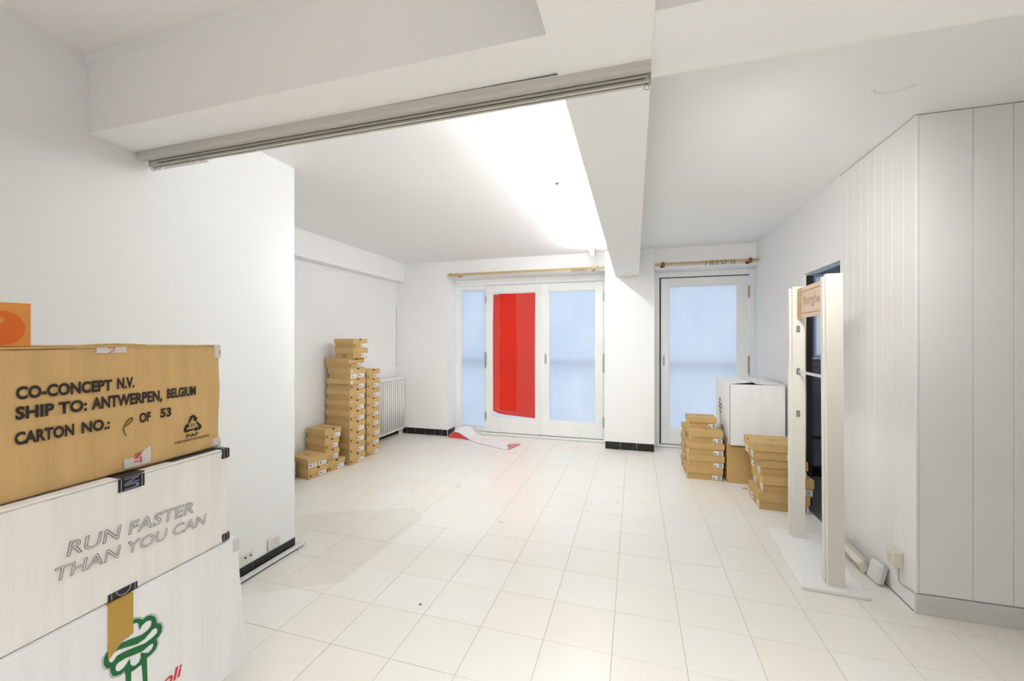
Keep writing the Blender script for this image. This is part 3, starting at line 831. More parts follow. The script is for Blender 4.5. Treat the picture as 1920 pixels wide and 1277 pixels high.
def make_shoebox(L_, W_, H_, end_sign, label_long=False, end_labels=1, hole=True, notch=True, sticker=False, top_mark=False, side_mark=False, grey=False):
    """Box around its near corner. end_sign=+1: printed end faces +X, body extends to -X; -1: printed end faces -X."""
    r = bpy.data.objects.new('shoebox', None); C.objects.link(r); r.empty_display_size = .03
    s = end_sign
    xa, xb = (-L_, 0) if s > 0 else (0, L_)
    km, kl = (GREYB, GREYB) if grey else (KRAFT, KRAFTL)
    body = obj('body', open_tray(xa + .008, xb - .008, .008, W_ - .008, 0, H_ * .72), km, r)
    lid = obj('lid', open_tray(xa, xb, 0, W_, H_ * .50, H_, up=False), kl, r)
    e = .008
    xe = (xb - e) if s > 0 else (xa + e)          # printed end of the body
    xle = xb if s > 0 else xa
    def endplate(nm, y0, y1, z0, z1, m_, par, lidface=False, t=.0008):
        xx = xle if lidface else xe
        x0_, x1_ = (xx, xx + t) if s > 0 else (xx - t, xx)
        return obj(nm, P(x0_, x1_, y0, y1, z0, z1), m_, par)
    if notch:
        bm = bmesh.new(); n_ = 10; xx = xle + s * .0006
        c = W_ * .50; rr = .018
        vs = [bm.verts.new((xx, c + rr * math.cos(PI + PI * k / n_), H_ - .0008 + rr * .85 * math.sin(PI + PI * k / n_))) for k in range(n_ + 1)]
        bm.faces.new(vs); obj('thumb_notch', bm, DARK, lid)
    lt = .0036
    ly0, ly1 = (.140, .205)
    spans = [(W_ * .58, W_ * .96)] if s > 0 else [(W_ * .06, W_ * .28), (W_ * .62, W_ * .88)][:end_labels]
    if s > 0 and end_labels == 2: spans = [(W_ * .06, W_ * .46), (W_ * .55, W_ * .95)]
    for (a, b_) in spans:
        tt = .0009
        lb = endplate('label', a, b_, .010, .010 + H_ * .40, LABELM, body, t=tt)
        xx = xe + s * (tt + .0004)
        bm = bmesh.new(); silhouette(bm, a + (b_ - a) * .25, .010 + H_ * .12, (b_ - a) * .22, 'x', xx)
        pr_ = obj('label_print', bm, PRINT, r)
        bm = bmesh.new()
        for q in range(3):
            za = .010 + H_ * (.08 + .07 * q); vs = [bm.verts.new(p) for p in ((xx, a + (b_ - a) * .48, za), (xx, a + (b_ - a) * (.92 - .1 * q), za), (xx, a + (b_ - a) * (.92 - .1 * q), za + .0022), (xx, a + (b_ - a) * .48, za + .0022))]
            bm.faces.new(vs)
        obj('label_print', bm, PRINTG, r)
    if hole and s > 0:
        bm = bmesh.new(); cy, cz = W_ * .13, H_ * .27
        vs = [bm.verts.new((xe + s * .0009, cy + .0105 * math.cos(2 * PI * k / 14), cz + .0105 * math.sin(2 * PI * k / 14))) for k in range(14)]
        bm.faces.new(vs); obj('round_hole', bm, mat('brown_shadow', (.09, .055, .025), .9), body)
    if sticker:
        endplate('price_sticker', W_ * .05, W_ * .17, H_ * .60, H_ * .80, mat('cream_sticker', (.70, .66, .55), .5), lid, True)
    if label_long:
        a, b_ = xa + L_ * .71, xa + L_ * .975
        if grey: a, b_ = xa + L_ * .3, xa + L_ * .7
        lb = obj('label', P(a, b_, .0070, .008, .008, .008 + H_ * .34), LABELM, body)
        bm = bmesh.new(); silhouette(bm, a + .016, .010 + H_ * .03, .016, 'y', .0066)
        for q in range(5):
            xx = a + (b_ - a) * (.55 + .07 * q)
            vs = [bm.verts.new(p) for p in ((xx, .0066, .012), (xx + .003, .0066, .012), (xx + .003, .0066, .006 + H_ * .32), (xx, .0066, .006 + H_ * .32))]; bm.faces.new(vs)
        obj('label_print', bm, PRINT, r)
    if top_mark:
        c = ((xa + xb) / 2 - .035, W_ * .40, H_ + .0001)
        text('printed_mark', 'UGG', c, (1, 0, 0), (0, 1, 0), .075, .030, INK, lid, bold=.01, lift=.0004)
    if side_mark:
        text('printed_mark', 'UGG', ((xa + xb) / 2 - .02,   .0076, H_ * .10), (1, 0, 0), (0, 0, 1), .060, .024, INK, body, bold=.01, lift=.0006)
    return r

def copy_tree(o, parent=None):
    c = o.copy(); C.objects.link(c); c.parent = parent
    for ch_ in list(o.children): copy_tree(ch_, c)
    return c
used = set()
def place(key, x, y, z, rz, lab, grp, sc=(1, 1, 1)):
    src_ = LIB[key]
    if key in used: o = copy_tree(src_)
    else: o = src_; used.add(key)
    o.location = (x, y, z); o.rotation_euler = (0, 0, rz); o.scale = sc
    tag(o, lab, 'shoebox', grp)
    return o
LIB = {
 'std': make_shoebox(.35, .225, .1135, 1),
 'stk': make_shoebox(.35, .225, .1135, 1, sticker=True),
 'two': make_shoebox(.33, .225, .1135, 1, end_labels=2, hole=False, sticker=True),
 'small': make_shoebox(.28, .205, .107, 1),
 'ugg': make_shoebox(.28, .215, .105, 1, notch=False, hole=False, side_mark=True),
 'low': make_shoebox(.285, .205, .109, 1),
 'lowtop': make_shoebox(.285, .205, .106, 1, top_mark=True),
 'front': make_shoebox(.295, .225, .102, 1),
 'fronttop': make_shoebox(.315, .228, .102, 1, end_labels=2, hole=False, notch=False, top_mark=True),
 'grey': make_shoebox(.30, .20, .090, 1, grey=True, hole=False, notch=False),
 'right': make_shoebox(.322, .24, .1175, -1, label_long=True, end_labels=1),
 'righttop': make_shoebox(.300, .24, .1165, -1, label_long=True, end_labels=1, top_mark=True),
 'rightsmall': make_shoebox(.265, .22, .107, -1, label_long=True, end_labels=1, top_mark=True),
 'boot': make_shoebox(.350, .33, .132, -1, label_long=True, end_labels=2, notch=False),
 'bootn': make_shoebox(.350, .33, .132, -1, label_long=True, end_labels=2),
 'boottop': make_shoebox(.340, .31, .132, -1, label_long=True, end_labels=2, top_mark=True),
}
R8 = math.radians(-8)
ordn = ['bottom', 'second', 'third', 'fourth', 'fifth', 'sixth', 'seventh', 'eighth', 'ninth', 'tenth', 'eleventh', 'twelfth']
# tall stack A : 12 boxes, x, y and turn of each from the bottom up
HA = .1138
A_rows = [('std', -2.918, 3.722), ('std', -2.920, 3.722), ('std', -2.921, 3.722), ('std', -2.919, 3.722), ('std', -2.920, 3.722), ('std', -2.921, 3.722), ('std', -2.920, 3.722),
          ('stk', -2.915, 3.722), ('two', -2.913, 3.722), ('std', -2.934, 3.722), ('ugg', -2.886, 3.735), ('small', -2.888, 3.738)]
zz = 0
for k, (key, x, y) in enumerate(A_rows):
    hh = {'ugg': .105, 'small': .107}.get(key, .1135)
    tgt = [.114, .114, .1165, .1165, .1165, .117, .116, .114, .114, .109, .108, .104][k]
    wob = rt.uniform(-.008, .008)
    extra = {7: ', price sticker on lid', 8: ', two end labels', 10: ', dark side mark', 11: ', topmost'}.get(k, '')
    place(key, x, y, zz, R8 + wob, 'kraft shoebox, %s up in the tallest stack of twelve%s' % (ordn[k], extra), 'kraft shoeboxes in the tallest stack', (1, 1, tgt / hh))
    zz += tgt
HB = .1113
for k in range(9):
    dx = rt.uniform(-.004, .004)
    place('std', -2.952 + dx, 4.06, k * HB, math.radians(-5) + rt.uniform(-.01, .01), 'kraft shoebox, %s up in the stack of nine beside the radiator' % ordn[k], 'kraft shoeboxes in the stack of nine', (1, 1, HB / .1135))
# low stack C (4) and front pair D (2)
place('low', -2.977, 3.463, 0, R8, 'kraft shoebox at the bottom of the stack of four before the tallest stack', 'kraft shoeboxes in the stack of four', (1, 1.08, 1))
place('low', -3.005, 3.463, .109, R8, 'kraft shoebox second from the floor in the stack of four', 'kraft shoeboxes in the stack of four', (.98, .85, 1))
place('low', -3.013, 3.463, .218, R8, 'kraft shoebox third from the floor in the stack of four, pushed left', 'kraft shoeboxes in the stack of four', (1, .88, 1))
place('lowtop', -3.003, 3.452, .327, math.radians(-9), 'kraft shoebox topping the stack of four, dark mark on its lid', 'kraft shoeboxes in the stack of four', (.97, 1, 1))
place('front', -2.995, 3.222, 0, R8, 'lower kraft shoebox of the pair nearest the white wall end', 'pair of kraft shoeboxes near the wall end')
place('fronttop', -2.992, 3.213, .102, math.radians(-9.5), 'upper kraft shoebox of the front pair, lid mark and two end labels', 'pair of kraft shoeboxes near the wall end')
place('grey', -3.122, 3.000, 0, 0, 'lower grey shoebox peeking out beside the white wall end', 'grey shoeboxes at the wall end', (.62, 1, 1))
place('grey', -3.120, 3.000, .090, 0, 'upper grey shoebox peeking out beside the white wall end', 'grey shoeboxes at the wall end', (.62, 1, 1))
# right hand stacks
zl = [0, .1175, .235, .352]
for k, (x, key) in enumerate(((.482, 'right'), (.495, 'right'), (.494, 'right'), (.507, 'righttop'))):
    place(key, x, 4.322, zl[k], 0, 'kraft shoebox, %s from the floor in the stack of five beside the brown carton' % ordn[k], 'kraft shoeboxes in the stack of five')
place('rightsmall', .510, 4.455, .4685, 0, 'small kraft shoebox topping the stack of five before the single door', 'kraft shoeboxes in the stack of five')
for k in range(4):
    place('right', .481 + (.004 if k % 2 else 0), 4.595, k * .115, math.radians(.5), 'kraft shoebox, %s from the floor in the half-hidden stack by the single door' % ordn[k], 'kraft shoeboxes in the half-hidden stack', (1, .95, .115 / .1175))
place('boot', .943, 3.690, 0, math.radians(-.6), 'large kraft shoebox at the bottom of the stack of four behind the display rack', 'large kraft shoeboxes behind the rack')
place('bootn', .969, 3.692, .132, math.radians(-.4), 'large kraft shoebox second from the floor behind the display rack', 'large kraft shoeboxes behind the rack')
place('boot', .954, 3.705, .264, math.radians(-.5), 'large kraft shoebox third from the floor behind the display rack', 'large kraft shoeboxes behind the rack', (.94, 1, 1))
place('boottop', .900, 3.690, .396, math.radians(-1.2), 'large kraft shoebox topping the stack behind the display rack, mark on lid', 'large kraft shoeboxes behind the rack')

# ================================================================ cartons
def wrinkled(L_, W_, H_, seed, amp=.003, creases=(), n=26, bulge=.006, flare=None):
    """carton body: x in [-W,0] (visible face at x=0), y in [-L,0], z in [0,H]"""
    rr = random.Random(seed)
    bm = bmesh.new(); box(bm, -W_, 0, -L_, 0, 0, H_)
    bmesh.ops.subdivide_edges(bm, edges=bm.edges[:], cuts=n, use_grid_fill=True)
    from mathutils import noise as NZ
    for v in bm.verts:
        x, y, z = v.co
        if x > -.0001:
            d = 0
            if .02 < z < H_ - .02:
                d -= amp * .6 * max(0, NZ.noise(Vector((seed, y * 9, z * 1.6))))
            for (c, wd, dp) in creases:
                q = abs(-y - c) / wd
                if q < 1: d -= dp * (1 - q)
            v.co.x += d
        if flare and y > -.30:
            v.co.y += (flare[0] + flare[1] * (1 - z / H_)) * (1 + y / .30)
        ez = min(z, H_ - z); ey = min(-y, y + L_); ex = min(-x, x + W_)
        if z > H_ - .0001: v.co.z += bulge * min(0, NZ.noise(Vector((seed + 3, x * 5, y * 5)))) * max(0, min(1, ex * 20))
        if y > -.0001: v.co.y += amp * 1.5 * NZ.noise(Vector((seed + 5, x * 4, z * 8)))
    es = [e for e in bm.edges if len(e.link_faces) == 2 and e.calc_face_angle(0) > 1.0]
    bmesh.ops.bevel(bm, geom=es, offset=.004, segments=2, affect='EDGES')
    return bm

FX, FY = Vector((0, -1, 0)), Vector((0, 0, 1))
A3 = math.radians(3)
# --- support carton under the stack, hidden but for its corner
z3 = .250
sc_ = thing('moving_carton', 'brown carton under the white tree-logo carton, only its corner showing', 'carton', (-1.33, .955, 0), A3, 'large cartons stacked at the left')
obj('body', wrinkled(.54, .36, z3 - .004, 11), CARD, sc_)

# --- white carton with the tree logo
c3 = thing('moving_carton', 'white corrugated carton with green tree logo, lowest of the big white cartons', 'carton', (-1.2666, 1.0244, z3), A3, 'large cartons stacked at the left')
H3 = .4355
obj('body', wrinkled(.74, .46, H3, 21, .004, ((.142, .006, .003), (.05, .010, .0012), (-.028, .010, .003), (-.010, .006, .002)), flare=(.032, .036)), CARDW2, c3)
def f3(s, z, e=.0010): return Vector((e, -s, z - z3))
# green tree: outline and cells on the face plane (metres)
# logo outlines in metres on the carton face (distance from the far edge, height)
TREE_OUT = [(0.296, 0.435), (0.297, 0.489), (0.302, 0.497), (0.306, 0.493), (0.316, 0.496), (0.325, 0.502), (0.329, 0.514), (0.33, 0.526), (0.339, 0.533), (0.344, 0.547), (0.343, 0.561), (0.337, 0.569), (0.331, 0.571), (0.333, 0.581), (0.329, 0.59), (0.322, 0.597), (0.312, 0.601), (0.301, 0.599), (0.296, 0.607), (0.287, 0.613), (0.277, 0.613), (0.265, 0.607), (0.257, 0.598), (0.248, 0.601), (0.238, 0.598), (0.227, 0.587), (0.223, 0.575), (0.222, 0.566), (0.212, 0.558), (0.208, 0.546), (0.21, 0.533), (0.217, 0.526), (0.223, 0.523), (0.22, 0.509), (0.225, 0.497), (0.236, 0.491), (0.247, 0.49), (0.246, 0.444), (0.244, 0.392), (0.255, 0.401), (0.257, 0.441), (0.26, 0.482), (0.277, 0.48), (0.284, 0.481), (0.285, 0.426)]
HOLES = [[(0.321, 0.579), (0.318, 0.584), (0.308, 0.585), (0.298, 0.582), (0.289, 0.574), (0.289, 0.582), (0.288, 0.596), (0.281, 0.602), (0.273, 0.601), (0.267, 0.595), (0.265, 0.576), (0.259, 0.584), (0.249, 0.588), (0.24, 0.586), (0.235, 0.579), (0.237, 0.568), (0.246, 0.562), (0.261, 0.56), (0.285, 0.567), (0.304, 0.571), (0.318, 0.572)],
 [(0.333, 0.547), (0.332, 0.555), (0.325, 0.559), (0.312, 0.559), (0.289, 0.55), (0.269, 0.543), (0.252, 0.544), (0.24, 0.551), (0.233, 0.556), (0.225, 0.555), (0.22, 0.547), (0.221, 0.539), (0.233, 0.534), (0.252, 0.532), (0.277, 0.539), (0.301, 0.545), (0.316, 0.546), (0.322, 0.539), (0.327, 0.537), (0.331, 0.542)],
 [(0.319, 0.515), (0.318, 0.523), (0.312, 0.527), (0.297, 0.526), (0.277, 0.52), (0.257, 0.515), (0.24, 0.519), (0.232, 0.518), (0.231, 0.51), (0.236, 0.503), (0.244, 0.501), (0.252, 0.506), (0.262, 0.515), (0.262, 0.5), (0.266, 0.492), (0.275, 0.49), (0.283, 0.496), (0.286, 0.503), (0.287, 0.518), (0.295, 0.509), (0.302, 0.504), (0.312, 0.504), (0.317, 0.509)]]
loops = [[f3(*p) for p in TREE_OUT]] + [[f3(*p) for p in h_] for h_ in HOLES]
flat_poly('tree_logo', loops, GREENINK, c3)
cxm, cym = 0.280, 0.543
bm = bmesh.new()
ol = [f3(cxm + (x - cxm) * 1.05, cym + (y - cym) * 1.05) for x, y in TREE_OUT[1:37]]
tube(bm, ol, .0004, 4); obj('logo_outline', bm, GREENINK, c3)
text('red_lettering', 'oli', f3(.207, .372), Vector((0, 1, 0)), FY, .052, .034, REDINK, c3, bold=.015, lift=.0010, shear=.2)
def tape(name, s0, s1, za, zb, m_, par, zoff, e=.0016):
    bm = bmesh.new(); box(bm, e - .0012, e, -s0, -s1, za - zoff, zb - zoff); return obj(name, bm, m_, par)
# amber tape with a cut end
bm = bmesh.new()
pts = [(.335, .684), (.280, .684), (.280, .579), (.303, .576), (.335, .548)]
A_ = [bm.verts.new(f3(s, z, .0022)) for s, z in pts]; B_ = [bm.verts.new(f3(s, z, .0016)) for s, z in pts]
bm.faces.new(A_); bm.faces.new(B_[::-1])
for i in range(5): bm.faces.new((A_[i], A_[(i + 1) % 5], B_[(i + 1) % 5], B_[i]))
obj('amber_tape', bm, YTAPE, c3)
bm = bmesh.new(); box(bm, -.04, .002, -.335, -.280, H3 - .002, H3 + .0003); obj('amber_tape', bm, YTAPE, c3)
bm = bmesh.new(); box(bm, -.05, .003, .010, .036, H3 - .045, H3 - .002, bevel=.004); obj('clear_tape_corner', bm, mat('clear_tape', (.55, .55, .55), .25, bump=((50, 50, 50), .6), coord='obj'), c3)

# --- white carton RUN FASTER THAN YOU CAN
z2 = z3 + H3 + .0005
c2 = thing('moving_carton', 'white corrugated carton with outlined RUN FASTER THAN YOU CAN print and black tape', 'carton', (-1.2725, 1.0240, z2), A3, 'large cartons stacked at the left')
H2 = .300
obj('body', wrinkled(.72, .42, H2, 32, .004, ((.30, .010, .0012), (.236, .006, .0016), (.022, .008, .0028), (.05, .010, .001))), CARDW, c2)
def f2(s, z, e=.0016): return Vector((e, -s, z - z2))
# lid flaps
for q0, q1, dz in ((.300, .72, .004), (.0, .292, .0015)):
    bm = bmesh.new(); box(bm, -.41, -.002, -q1, -q0, H2 - .001 + dz - .0035, H2 + dz, bevel=.0012); obj('top_flap', bm, CARDW, c2)
def up(dz): return (Vector((0, 1, 0)) + Vector((0, 0, dz))).normalized()
sl = math.radians(-3.4)
xd = Vector((0, math.cos(sl), math.sin(sl))); yd = Vector((0, -math.sin(sl) * .9, math.cos(sl)))
yd = Vector((0, .18, 1)).normalized()
text('outlined_lettering', 'RUN FASTER', f2(.412, .843), xd, yd, .296, .034, INKT, c2, outline=.012, lift=.0008)
text('outlined_lettering', 'THAN YOU CAN', f2(.437, .797), xd, yd, .356, .031, INKT, c2, outline=.012, lift=.0008)
tb = tape('black_tape', .309, .249, .953, .9855, BTAPE, c2, z2)
text('tape_lettering', 'UN', f2(.262, .955, .0020), FY, Vector((0, -1, 0)), .029, .034, GREYINK, c2, outline=.035, lift=.0004)
for s in (.303, .255): tape('tape_stripe', s + .0008, s - .0008, .953, .985, GREYINK, c2, z2, .0021)
bm = bmesh.new(); box(bm, -.34, .0016, -.309, -.249, H2 + .0035, H2 + .006); obj('black_tape', bm, BTAPE, c2)
tape('black_tape', .331, .266, .688, .706, BTAPE, c2, z2)
for s in (.324, .272): tape('tape_stripe', s + .0008, s - .0008, .689, .7055, GREYINK, c2, z2, .0021)
bm = bmesh.new(); arcp = [f2(.298 + .016 * math.cos(t), .706 + .016 * math.sin(t), .0024) for t in [PI + PI * k / 10 for k in range(11)]]
tube(bm, arcp, .0012, 5); obj('tape_lettering', bm, GREYINK, c2)
for (za, zb) in ((H2 - .030, H2 + .0030), (.002, .030)):
    bm = bmesh.new(); box(bm, -.06, .0022, -.022, .006, za, zb, bevel=.004)
    for v in bm.verts: v.co += Vector((0, .003 * math.sin(v.co.x * 90), .002 * math.sin(v.co.y * 300)))
    o = obj('black_tape_corner', bm, BTAPE, c2)
    for q in (-.017, -.005):
        bm = bmesh.new(); box(bm, .002, .0028, q - .0006, q + .0006, za + .002, zb - .003); obj('tape_stripe', bm, GREYINK, c2)
bm = bmesh.new(); box(bm, -.10, -.02, -.16, -.02, H2 + .002, H2 + .0048); obj('black_tape', bm, mat('grey_black_tape', (.06, .06, .06), .3), c2)

# --- brown carton CO-CONCEPT
z1_ = z2 + H2 + .0075
c1 = thing('moving_carton', 'brown corrugated carton printed SHIP TO: ANTWERPEN, BELGIUM, topmost of the big cartons', 'carton', (-1.3041, 1.0199, z1_), A3, 'large cartons stacked at the left')
H1 = 1.322 - z1_
obj('body', wrinkled(.66, .42, H1, 43, .003, ((.355, .006, .0025), (.325, .006, .0028), (.335, .02, .0012), (.05, .005, .0012))), CARD, c1)
def f1(s, z, e=.0012): return Vector((e, -s, z - z1_))
bm = bmesh.new(); box(bm, -.41, -.001, -.655, -.375, H1 - .001, H1 + .0028, bevel=.001); obj('top_flap', bm, CARD, c1)
bm = bmesh.new(); box(bm, -.41, -.004, -.372, -.008, H1 - .001, H1 + .004, bevel=.001)
obj('top_flap', bm, CARD, c1)
bm = bmesh.new(); tube(bm, [(-.006, -.365 + .005 * k, H1 + .005 + .0035 * math.sin(PI * k / 30)) for k in range(31)], .0022, 6); obj('lifted_flap_edge', bm, CARD, c1)
Yp = Vector((0, 1, 0))
def T1(body, s0, s1, zb, zt, bold=.04): text('printed_lettering', body, f1(s0, zb), Yp, FY, s0 - s1, zt - zb, INK, c1, bold=bold, lift=.0006)
T1('CO-CONCEPT', .476, .300, 1.2115, 1.2405)
T1('N.V.', .289, .249, 1.213, 1.2425)
T1('SHIP TO:', .477, .352, 1.168, 1.197)
T1('ANTWERPEN,', .343, .179, 1.170, 1.199)
T1('BELGIUM', .166, .081, 1.1715, 1.2005)
T1('CARTON', .478, .377, 1.1135, 1.1420)
T1('NO.:', .363, .305, 1.114, 1.1420)
T1('OF', .237, .209, 1.1155, 1.1425)
T1('53', .184, .154, 1.1195, 1.1460)
bm = bmesh.new(); tube(bm, [f1(s, z, .0016) for s, z in ((.268, 1.089), (.273, 1.096), (.275, 1.108), (.269, 1.122), (.259, 1.133), (.254, 1.134), (.254, 1.128), (.262, 1.118), (.274, 1.112))], .0010, 5)
obj('handwritten_stroke', bm, INK, c1)
# recycling triangle: three folded arrows
cxs, czs = .0905, 1.083
def rot2(p, a): return (p[0] * math.cos(a) - p[1] * math.sin(a), p[0] * math.sin(a) + p[1] * math.cos(a))
arrow = [(-.0165, .006), (-.0085, .0295), (-.0045, .033), (.0045, .033), (.0085, .0290), (.0120, .0215), (.0165, .0240), (.0130, .0090), (.0, .0150), (.0045, .0175), (.0020, .0220), (-.0015, .0250), (-.0095, .0085)]
arrow = [(a * .9, b_ * .9) for a, b_ in arrow]
for k in range(3):
    flat_poly('recycling_arrow', [[f1(cxs - q[0], czs + q[1] - .001, .0018) for q in (rot2(p, -2 * PI * k / 3) for p in arrow)]], INK, c1)
T1('20', .0985, .0835, 1.077, 1.086, .01)
T1('PAP', .110, .072, 1.0455, 1.056, .02)
T1('CARTONE/CARDBOARD', .145, .038, 1.0345, 1.0420, .012)
# white TNT-type tapes
tape('white_tape', .333, .268, H1 + z1_ - .014, H1 + z1_ + .001, WTAPE, c1, z1_)
bm = bmesh.new(); tube(bm, [f1(s, z, .0022) for s, z in ((.310, H1 + z1_ - .001), (.294, H1 + z1_ - .001), (.296, H1 + z1_ - .008), (.307, H1 + z1_ - .013))], .0009, 5); obj('tape_lettering', bm, REDINK, c1)
bm = bmesh.new()
pts = [(.2735, 1.001), (.2735, 1.026), (.237, 1.025), (.225, 1.041), (.209, 1.047), (.209, 1.001)]
A_ = [bm.verts.new(f1(s, z, .0018)) for s, z in pts]; B_ = [bm.verts.new(f1(s, z, .0008)) for s, z in pts]
bm.faces.new(A_); bm.faces.new(B_[::-1])
for i in range(6): bm.faces.new((A_[i], A_[(i + 1) % 6], B_[(i + 1) % 6], B_[i]))
obj('white_tape', bm, WTAPE, c1)
text('tape_lettering', 'NT', f1(.250, 1.034, .0020), Vector((0, 0, -1)), Yp, .026, .018, REDINK, c1, bold=.02)
for za, zb, w0 in ((H1 - .040, H1 + .004, .020), (.002, .030, .026)):
    bm = bmesh.new(); box(bm, -.07, .0022, -w0, .004, za, zb, bevel=.003); obj('white_tape_corner', bm, WTAPE, c1)
    bm = bmesh.new(); box(bm, .0015, .0026, -.003, .0, za + .012, zb - .018); obj('tape_lettering', bm, REDINK, c1)

# --- orange shoebox on top
ob = thing('orange_shoebox', 'orange box with round two-tone print lying on the brown carton', 'box', (-1.4054, .6244, z1_ + H1 + .0042), 0)
ob.location = (-1.4054, .6244, 1.3262)
obj('body', P(-.20, 0, -.30, 0, 0, .1028, .001), ORANGE, ob)
def disc(name, cy, cz, r, m_, e, clip=True, n_=48, sq=1):
    pts = []
    for k in range(n_):
        y_ = cy + r * math.cos(2 * PI * k / n_); z_ = cz + r * sq * math.sin(2 * PI * k / n_)
        pts.append((e, max(-.30, min(-.0005, y_)), max(.0005, min(.1023, z_))))
    q = []
    for p in pts:
        if not q or (Vector(p) - Vector(q[-1])).length > 1e-5: q.append(p)
    bm = bmesh.new(); bm.faces.new([bm.verts.new(p) for p in q]); return obj(name, bm, m_, ob)
disc('light_print_ring', -.050, .048, .0690, ORANGEL, .0004)
disc('orange_print_disc', -.050, .043, .0400, ORANGE, .0008)
disc('light_print_spot', -.052, .062, .0080, ORANGEL, .0012)

# --- right: brown carton with white carton on top
hb = thing('brown_carton', 'plain brown carton standing on the floor under the big white carton', 'carton', (1.282, 4.300, 0))
bm = bmesh.new(); box(bm, -.446, 0, 0, .52, 0, .364, bevel=.003); obj('body', bm, CARD, hb)
bm = bmesh.new()
box(bm, -.446, 0, 0, .256, .3645, .3675, bevel=.001); box(bm, -.446, 0, .264, .52, .3645, .3675, bevel=.001); obj('top_flap', bm, CARD, hb)
gw = thing('white_carton', 'big white carton with small tree logo and open top flaps, on the brown carton', 'carton', (.850, 4.250, .3676), 0)
W_, D_, H_ = .448, .70, .566
bm = bmesh.new()
t = .005
box(bm, 0, W_, 0, t, 0, H_, bevel=.0015); box(bm, 0, W_, D_ - t, D_, 0, H_, bevel=.0015)
box(bm, 0, t, t, D_ - t, 0, H_, bevel=.0015); box(bm, W_ - t, W_, t, D_ - t, 0, H_, bevel=.0015)
box(bm, t, W_ - t, t, D_ - t, 0, t)
obj('body', bm, CARDW3, gw)
def flap(pts, name='top_flap'):
    bm = bmesh.new(); A_ = [bm.verts.new(p) for p in pts]; B_ = [bm.verts.new((p[0], p[1], p[2] + .004)) for p in pts]
    bm.faces.new(A_); bm.faces.new(B_[::-1]); n_ = len(pts)
    for i in range(n_): bm.faces.new((A_[i], A_[(i + 1) % n_], B_[(i + 1) % n_], B_[i]))
    return obj(name, bm, CARDW3, gw)
flap([(0, .0, H_ + .001), (0, D_, H_ + .001), (.215, D_ - .02, H_ + .012), (.215, .16, H_ + .004), (.05, .03, H_ + .002)])
flap([(W_, 0, H_ + .001), (W_, D_, H_ + .001), (.22, D_ - .02, H_ + .014), (.22, .0, H_ + .006)])
flap([(.002, D_ - .002, H_ - .006), (W_ - .002, D_ - .002, H_ - .006), (W_ - .01, D_ - .22, H_ - .006), (.01, D_ - .22, H_ - .006)])
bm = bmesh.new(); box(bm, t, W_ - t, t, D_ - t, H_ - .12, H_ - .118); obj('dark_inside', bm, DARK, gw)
bm = bmesh.new(); cyl(bm, (-.0005, .0005, .002), (-.0005, .0005, H_ - .004), .0022, seg=6); cyl(bm, (W_ + .0002, .0005, .1), (W_ + .0002, .0005, H_ - .004), .0020, seg=6); obj('open_corner_slit', bm, mat('grey_slit', (.10, .10, .10), .8), gw)
bm = bmesh.new(); box(bm, .248, .2492, -.0006, 0, .25, H_ - .01); obj('fold_line', bm, mat('fold_grey', (.60, .60, .60), .8), gw)
# small tree logo on its left side
def gp(y_, z_): return Vector((-.0012, y_, z_))
def gt(p): return gp(.46 + (p[0] - cxm) * 1.25, .30 + (p[1] - cym) * 1.25)
flat_poly('tree_logo', [[gt(p) for p in TREE_OUT]] + [[gt(p) for p in h_] for h_ in HOLES], mat('faded_green_ink', (.10, .20, .16), .6), gw, n=(-1, 0, 0))
text('red_lettering', 'oli', gp(.44, .085), Vector((0, -1, 0)), FY, .15, .045, REDINK, gw, bold=.01, lift=.0004)

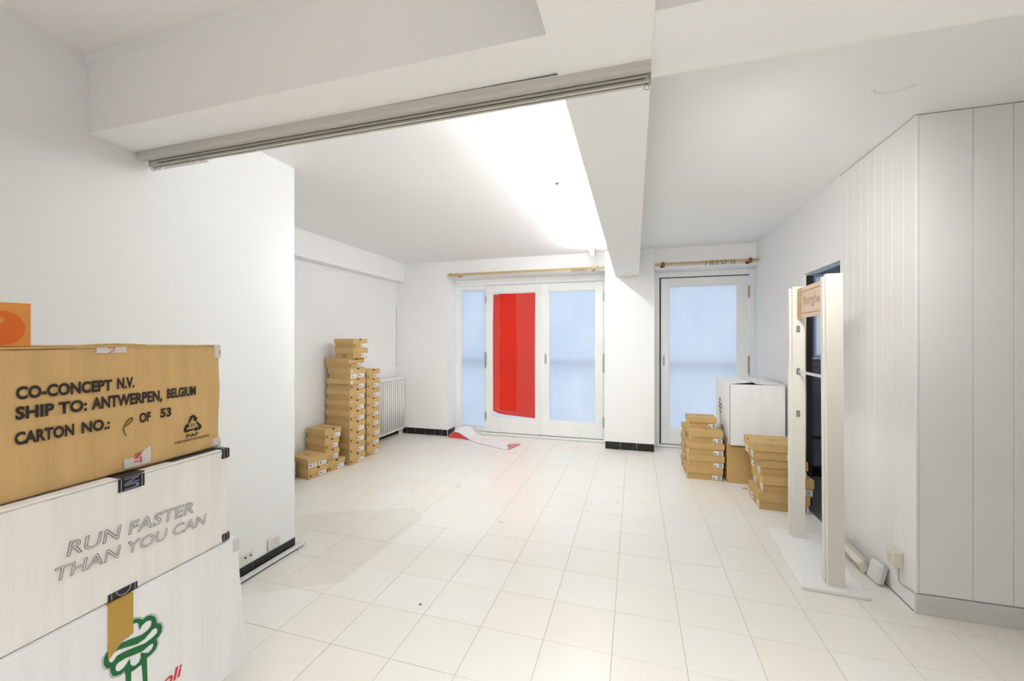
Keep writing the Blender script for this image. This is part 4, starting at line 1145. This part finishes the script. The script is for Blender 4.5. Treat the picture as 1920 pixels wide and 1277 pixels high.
# ================================================================ loose bits
# folded red and white paper sheet by the door
fs = thing('fallen_paper', 'crumpled white-backed red paper strip lying on the floor before the double door', 'paper', (-2.0, 5.2, 0))
def Wd(p): return (p[0] + 2.0, p[1] - 5.2, p[2])
top = [(-2.452, 5.30, .050), (-2.40, 5.400, .105), (-2.30, 5.440, .125), (-2.22, 5.440, .105), (-2.13, 5.360, .060), (-2.02, 5.31, .030), (-1.86, 5.250, .018), (-1.70, 5.190, .010), (-1.55, 5.08, .006)]
bot = [(-2.470, 5.235, .035), (-2.40, 5.250, .072), (-2.325, 5.235, .066), (-2.22, 5.200, .030), (-2.10, 5.120, .005), (-1.96, 5.020, .004), (-1.82, 4.960, .006), (-1.68, 4.880, .004), (-1.50, 4.800, .004)]
def ribbon(name, A_, B_, m_, n_=6, seed=1, amp=.006):
    from mathutils import noise as NZ
    bm = bmesh.new(); rows = []
    for a, b_ in zip(A_, B_):
        a = Vector(Wd(a)); b_ = Vector(Wd(b_)); row = []
        for k in range(n_ + 1):
            p = a.lerp(b_, k / n_); q = NZ.noise(Vector((p.x * 7, p.y * 14, seed)))
            p.z = max(.003, p.z + amp * q * (1 if p.z > .02 else .4)); row.append(bm.verts.new(p))
        rows.append(row)
    for r0, r1_ in zip(rows, rows[1:]):
        for k in range(n_): bm.faces.new((r0[k], r0[k + 1], r1_[k + 1], r1_[k]))
    low = {v: bm.verts.new(v.co - Vector((0, 0, .0008))) for row in rows for v in row}
    for f_ in bm.faces[:]: bm.faces.new([low[v] for v in reversed(f_.verts)])
    for e_ in [e_ for e_ in bm.edges if e_.is_boundary and e_.verts[0] in low]: bm.faces.new((e_.verts[0], e_.verts[1], low[e_.verts[1]], low[e_.verts[0]]))
    return obj(name, bm, m_, fs)
ribbon('white_back', top, bot, WHITEPAP)
ribbon('red_fold', [(-2.470, 5.236, .033), (-2.40, 5.251, .068), (-2.325, 5.236, .062), (-2.22, 5.202, .026), (-2.13, 5.14, .004)], [(-2.475, 5.190, .003), (-2.40, 5.185, .003), (-2.30, 5.180, .003), (-2.20, 5.155, .003), (-2.10, 5.115, .003)], REDSHEET, 4, 5, .003)
ribbon('pink_corner', [(-1.55, 5.078, .008), (-1.47, 5.090, .014), (-1.40, 5.11, .010)], [(-1.56, 5.00, .008), (-1.50, 4.93, .012), (-1.492, 4.800, .005)], PINKSHEET, 4, 9, .003)

bm = bmesh.new(); box(bm, -.022, .022, -.009, .009, 0, .006, bevel=.002); o = obj('wood_offcut', bm, mat('offcut_wood', (.52, .36, .24), .7)); o.location = (.955, 4.17, 0); o.rotation_euler = (0, 0, .3); tag(o, 'tiny flat wood offcut on the floor between brown carton and rack boxes', 'offcut')
bm = bmesh.new(); bmesh.ops.create_icosphere(bm, subdivisions=1, radius=.006)
for v in bm.verts: v.co.z = v.co.z * .4 + .0024; v.co.x *= 1.3
o = obj('grit', bm, mat('grit', (.08, .075, .06), .9)); o.location = (-1.042, 1.868, 0); tag(o, 'small dark bit of grit alone on the pale tiles in mid floor', 'debris')
